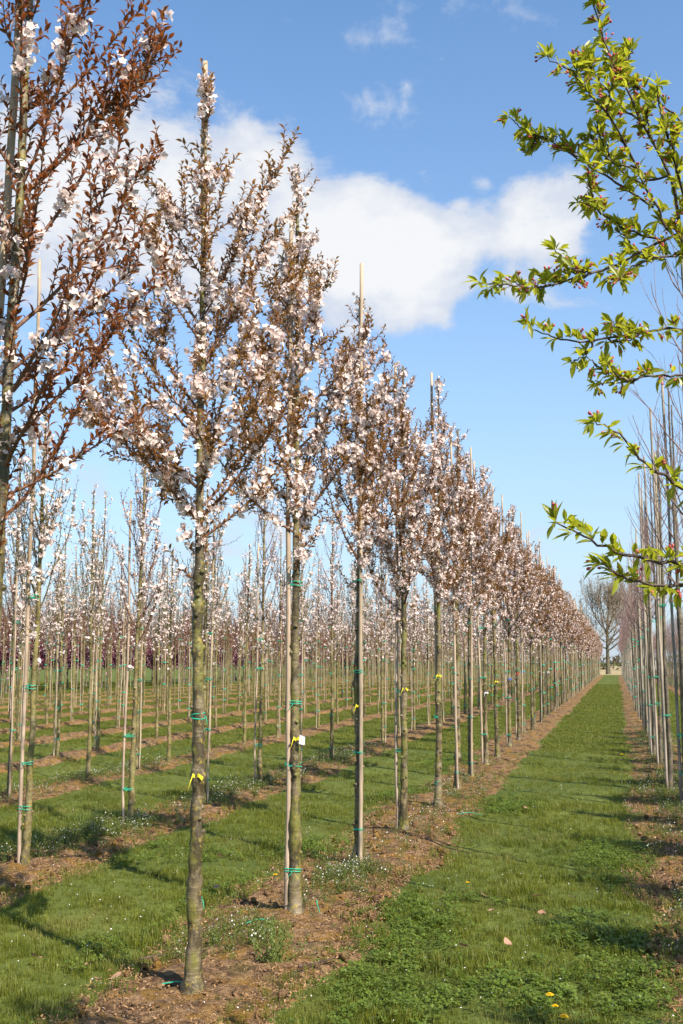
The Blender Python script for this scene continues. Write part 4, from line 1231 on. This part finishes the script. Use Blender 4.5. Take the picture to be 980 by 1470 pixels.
# low flowering weeds that fill the beds
def herb(seed, n=8, h=.09, r=.05, flowers=True):
    rg = np.random.default_rng(seed); g = Geo()
    for k in range(n):
        W = sweep(rg, (rg.normal(0, r * .4), rg.normal(0, r * .4), -.01), rg.uniform(0, 6.28), rg.uniform(.1, .7), rg.uniform(0, .5), h * rg.uniform(.5, 1.2), 4, .1)
        tube(g, W, [.0012, .001, .0009, .0007], 3, 0, .3, False)
        Q, T = resample(W, .013, .05); d, up, _ = leaf_nodes(rg, Q, T, 1.3)
        stamp(g, LEAF_LOW_V, LEAF_LOW_F, Q, frame_from(d, up), rg.uniform(.009, .02, len(Q)), 0, rg.random(len(Q)))
        if flowers:
            f = W[-1:] + 0; x = norm(rg.normal(0, 1, (1, 3))); z = norm(np.cross(x, rg.normal(0, 1, (1, 3))))
            stamp(g, FL_V, FL_F, f, np.stack([x, np.cross(z, x), z], -1), rg.uniform(.003, .005, 1), 1, np.full(1, .8))
    return g.mesh('herb', [M['weed'], M['white_speck']])


H_src = source_collection('herb_source', [herb(s, flowers=s % 3 == 1) for s in range(6)])
P_ = []; rg = np.random.default_rng(15)
for (px, py, ra, rb, n) in [(-4.62, 9.3, .42, 1.2, 300), (-4.6, 13.0, .4, 2.2, 300), (-4.5, 17.5, .4, 3, 260), (.62, 14.0, .4, 2.6, 420), (.7, 10.5, .35, 2, 160), (.55, 7.2, .3, 1.4, 150), (-2.0, 8.0, .3, 1.0, 130), (-2.15, 6.2, .3, .5, 70), (-1.9, 13, .4, 4, 120), (-7, 14, .35, 3, 200), (.6, 22, .4, 6, 300)]:
    u = rg.normal(0, .5, (n, 2)); P_.append(np.column_stack([px + u[:, 0] * ra, py + u[:, 1] * rb]))
P_ = np.concatenate(P_); n = len(P_)
scatter('low_weeds', np.column_stack([P_, ground_z(P_[:, 0], P_[:, 1]) + .03]), np.column_stack([np.zeros(n), np.zeros(n), rg.uniform(0, 6.28, n)]), rg.uniform(.6, 1.35, n), rg.integers(0, 6, n), H_src)

# ------------------------------------------------------------------ countable small things on the ground
def weed_plant(x, y, r, h, seed, label, n=34):
    rg = np.random.default_rng(seed); s = Geo(); l = Geo()
    for k in range(n):
        a = rg.uniform(0, 6.28); W = sweep(rg, (rg.normal(0, r * .15), rg.normal(0, r * .15), -.02), a, rg.uniform(.15, 1.15), rg.uniform(.2, .7), math.hypot(r, h) * rg.uniform(.5, 1.0), 6, .12)
        tube(s, W, np.linspace(.0022, .001, 6), 4, 0, .5, False)
        Q, T = resample(W, .011, .15); d, up, _ = leaf_nodes(rg, Q, T, 1.2)
        stamp(l, LEAF_V, LEAF_F, Q, frame_from(d, up), rg.uniform(.014, .028, len(Q)), 0, rg.random(len(Q)))
    root = put('weed_plant', None, None, (x, y, float(ground_z(np.array(x), np.array(y))) + .025)); tag(root, label, 'weed')
    tag(put('stems', s.mesh('stems', [M['stem']]), root), kind='stuff'); tag(put('leaves', l.mesh('leaves', [M['weed']]), root), kind='stuff')


weed_plant(-1.80, 5.75, .17, .2, 1, 'bushy green weed growing in the soil beside the front tree')
weed_plant(-4.72, 9.35, .22, .22, 2, 'leafy weed clump at the foot of the second young tree in the second row', 30)
weed_plant(-4.78, 8.5, .13, .18, 3, 'small pale weed right of the leftmost pale cane', 16)
weed_plant(-4.85, 13.1, .26, .26, 4, 'dark weed clump on the second bed behind the front tree', 34)
weed_plant(-1.95, 6.25, .12, .12, 5, 'low weed between the front tree and the second tree', 18)


def dandelion(x, y, s, h, label):
    rg = np.random.default_rng(int(abs(x * 1000))); root = put('dandelion', None, None, (x, y, float(ground_z(np.array(x), np.array(y))))); tag(root, label, 'flower', 'dandelions')
    g = Geo(); P = sweep(rg, (0, 0, -.01), rg.uniform(0, 6), .1, .15, h, 5, .04); tube(g, P, .0022, 6); put('stem', g.mesh('stem', [M['stem']]), root)
    g = Geo()
    for ring, (r, up, n) in enumerate(((1, .1, 20), (.78, .45, 18), (.52, .8, 14), (.28, 1.1, 9))):
        for k in range(n):
            a = k * 6.283 / n + ring * .3 + rg.normal(0, .05); u = np.array([math.cos(a), math.sin(a), 0]); v_ = np.array([-u[1], u[0], 0]) * .1
            b = P[-1]; q1 = b + s * (u * r * .55 + np.array([0, 0, .18 + up * .32])); q2 = b + s * (u * r * rg.uniform(.9, 1.08) + np.array([0, 0, .12 + up * .42]))
            g.add([b, q1 - v_ * s, q2 - v_ * s * .8, q2 + v_ * s * .8, q1 + v_ * s], [(0, 1, 2, 3, 4)], 0, rg.random(), False)
    o = put('flower_head', g.mesh('flower_head', [M['yellow']]), root)
    g = Geo(); tube(g, [P[-1] - [0, 0, s * .5], P[-1], P[-1] + [0, 0, s * .15]], [s * .2, s * .42, s * .4], 8); put('bud_cup', g.mesh('bud_cup', [M['stem']]), root)


dandelion(-.355, 5.42, .021, .07, 'upper left dandelion of the three at the bottom of the path')
dandelion(-.33, 5.3, .017, .06, 'middle dandelion of the three at the bottom of the path')
dandelion(-.27, 5.14, .023, .06, 'lowest dandelion of the three at the bottom of the path')
dandelion(-2.44, 7.85, .02, .06, 'yellow dandelion left of the second tree with the white tag')
dandelion(-2.28, 9.65, .02, .05, 'yellow dandelion beside the third trunk in the front row')
dandelion(-1.08, 8.02, .016, .05, 'small dandelion at the right edge of the front soil bed')
dandelion(.04, 19.6, .03, .06, 'small far dandelion at the right edge of the grass path')


def fallen_leaf(x, y, s, rz, label, seed):
    rg = np.random.default_rng(seed); g = Geo(); prof = [(0, .03), (.2, .22), (.5, .32), (.8, .2), (1, .01)]
    V = []; F = []
    for i, (t, w_) in enumerate(prof):
        z = .25 * (t - .5) ** 2 + .03 * rg.random()
        V += [(t - .5, -w_, z + .14 * rg.random()), (t - .5, 0, z), (t - .5, w_, z + .14 * rg.random())]
        if i: a = 3 * i; F += [(a - 3, a - 2, a + 1, a), (a - 2, a - 1, a + 2, a + 1)]
    g.add(V, F, 0, rg.random())
    o = put('fallen_leaf', g.mesh('fallen_leaf', [M['dry_leaf']]), None, (x, y, float(ground_z(np.array(x), np.array(y))) + .05), rz)
    o.scale = (s, s, s); o.rotation_euler = (rg.normal(0, .3), rg.normal(0, .3), rz)
    tag(o, label, 'leaf', 'dry leaves fallen on the grass')


FL = [(-.57, 7.67, .075, 'dry leaf, upper left of the pair lying on the path grass'), (-.5, 7.12, .085, 'pinkish dry leaf, lower one of the pair on the path grass'), (-.34, 7.75, .05, 'small dry leaf right of the pair on the path grass'),
      (-.81, 7.12, .06, 'dry leaf lying in the middle of the path left of the pair'), (-.86, 6.21, .06, 'dry brown leaf lying between clover patches at the path bottom'), (-.63, 6.3, .07, 'dark dry leaf above the three dandelions'),
      (-2.45, 5.23, .07, 'large dry leaf left of the front trunk, right one of two'), (-2.52, 5.17, .065, 'large dry leaf left of the front trunk, left one of two'), (-3.01, 5.45, .07, 'dry leaf in the tree shade at the far lower left'), (-2.71, 5.46, .06, 'dry leaf in the tree shade nearer the front trunk'),
      (-3.11, 8.49, .07, 'dry leaf on the grass left of the front trunk halfway up'), (-2.72, 7.38, .06, 'dry leaf on the grass right of the front trunk'), (-.85, 10.58, .08, 'pale dry leaf on the path level with the fourth tree'), (-.92, 7.61, .06, 'dry leaf on the path grass near the soil edge'), (-.99, 12.09, .08, 'far dry leaf on the path near the soil')]
for i, (x, y, s, l) in enumerate(FL): fallen_leaf(x, y, s, i * 1.7, l, i)


def lying(name, pts, rad, mat, label, cat, sides=6):
    pts = np.array(pts, float); c = pts[0].copy()
    z = bed_z(pts[:, 0], pts[:, 1]) + .012 + (pts[:, 2] if pts.shape[1] > 2 else 0)
    P = np.column_stack([pts[:, :2] - c[:2], z - z[0]]); g = Geo(); tube(g, smooth_line(P, 10), np.linspace(rad, rad * .5, 10), sides)
    tag(put(name, g.mesh(name, [mat]), None, (c[0], c[1], z[0])), label, cat)


lying('fallen_twig', [(-1.62, 5.60, 0), (-1.55, 5.72, 0), (-1.5, 5.86, 0)], .006, M['twig_dark'], 'dark bent twig lying on soil right of the front trunk', 'twig')
lying('fallen_twig', [(-2.5, 5.62, 0), (-2.38, 5.75, 0), (-2.22, 5.86, 0)], .005, M['twig_dark'], 'dark twig lying left of the front trunk', 'twig')
lying('fallen_twig', [(-1.75, 7.3, 0), (-1.62, 7.42, 0), (-1.45, 7.45, 0)], .004, M['twig'], 'pale thin twig lying right of the second tree', 'twig')
lying('fallen_twig', [(-1.7, 9.9, 0), (-1.45, 9.5, 0), (-1.2, 9.25, 0)], .007, M['twig_dark'], 'long curved twig lying across the soil right of the fourth tree', 'twig')
lying('twine_scrap', [(-2.22, 6.52, .01), (-2.14, 6.57, .03), (-2.05, 6.56, .01)], .0035, M['tie'], 'green twine scrap on the soil left of the second trunk', 'twine')
lying('twine_scrap', [(-1.9, 6.98, .05), (-1.88, 6.93, .03), (-1.85, 6.88, .0)], .0035, M['tie'], 'green twine scrap standing right of the second trunk', 'twine')
lying('twine_scrap', [(-1.62, 11.45, .01), (-1.5, 11.5, .02), (-1.38, 11.46, .01)], .004, M['tie'], 'green twine scrap on the soil right of the fifth tree', 'twine')
lying('twine_scrap', [(-2.2, 5.22, .0), (-2.12, 5.24, .01), (-2.04, 5.23, .0)], .0035, M['tie'], 'green twine scrap at the left foot of the front trunk', 'twine')
print('objects', len(bpy.data.objects))
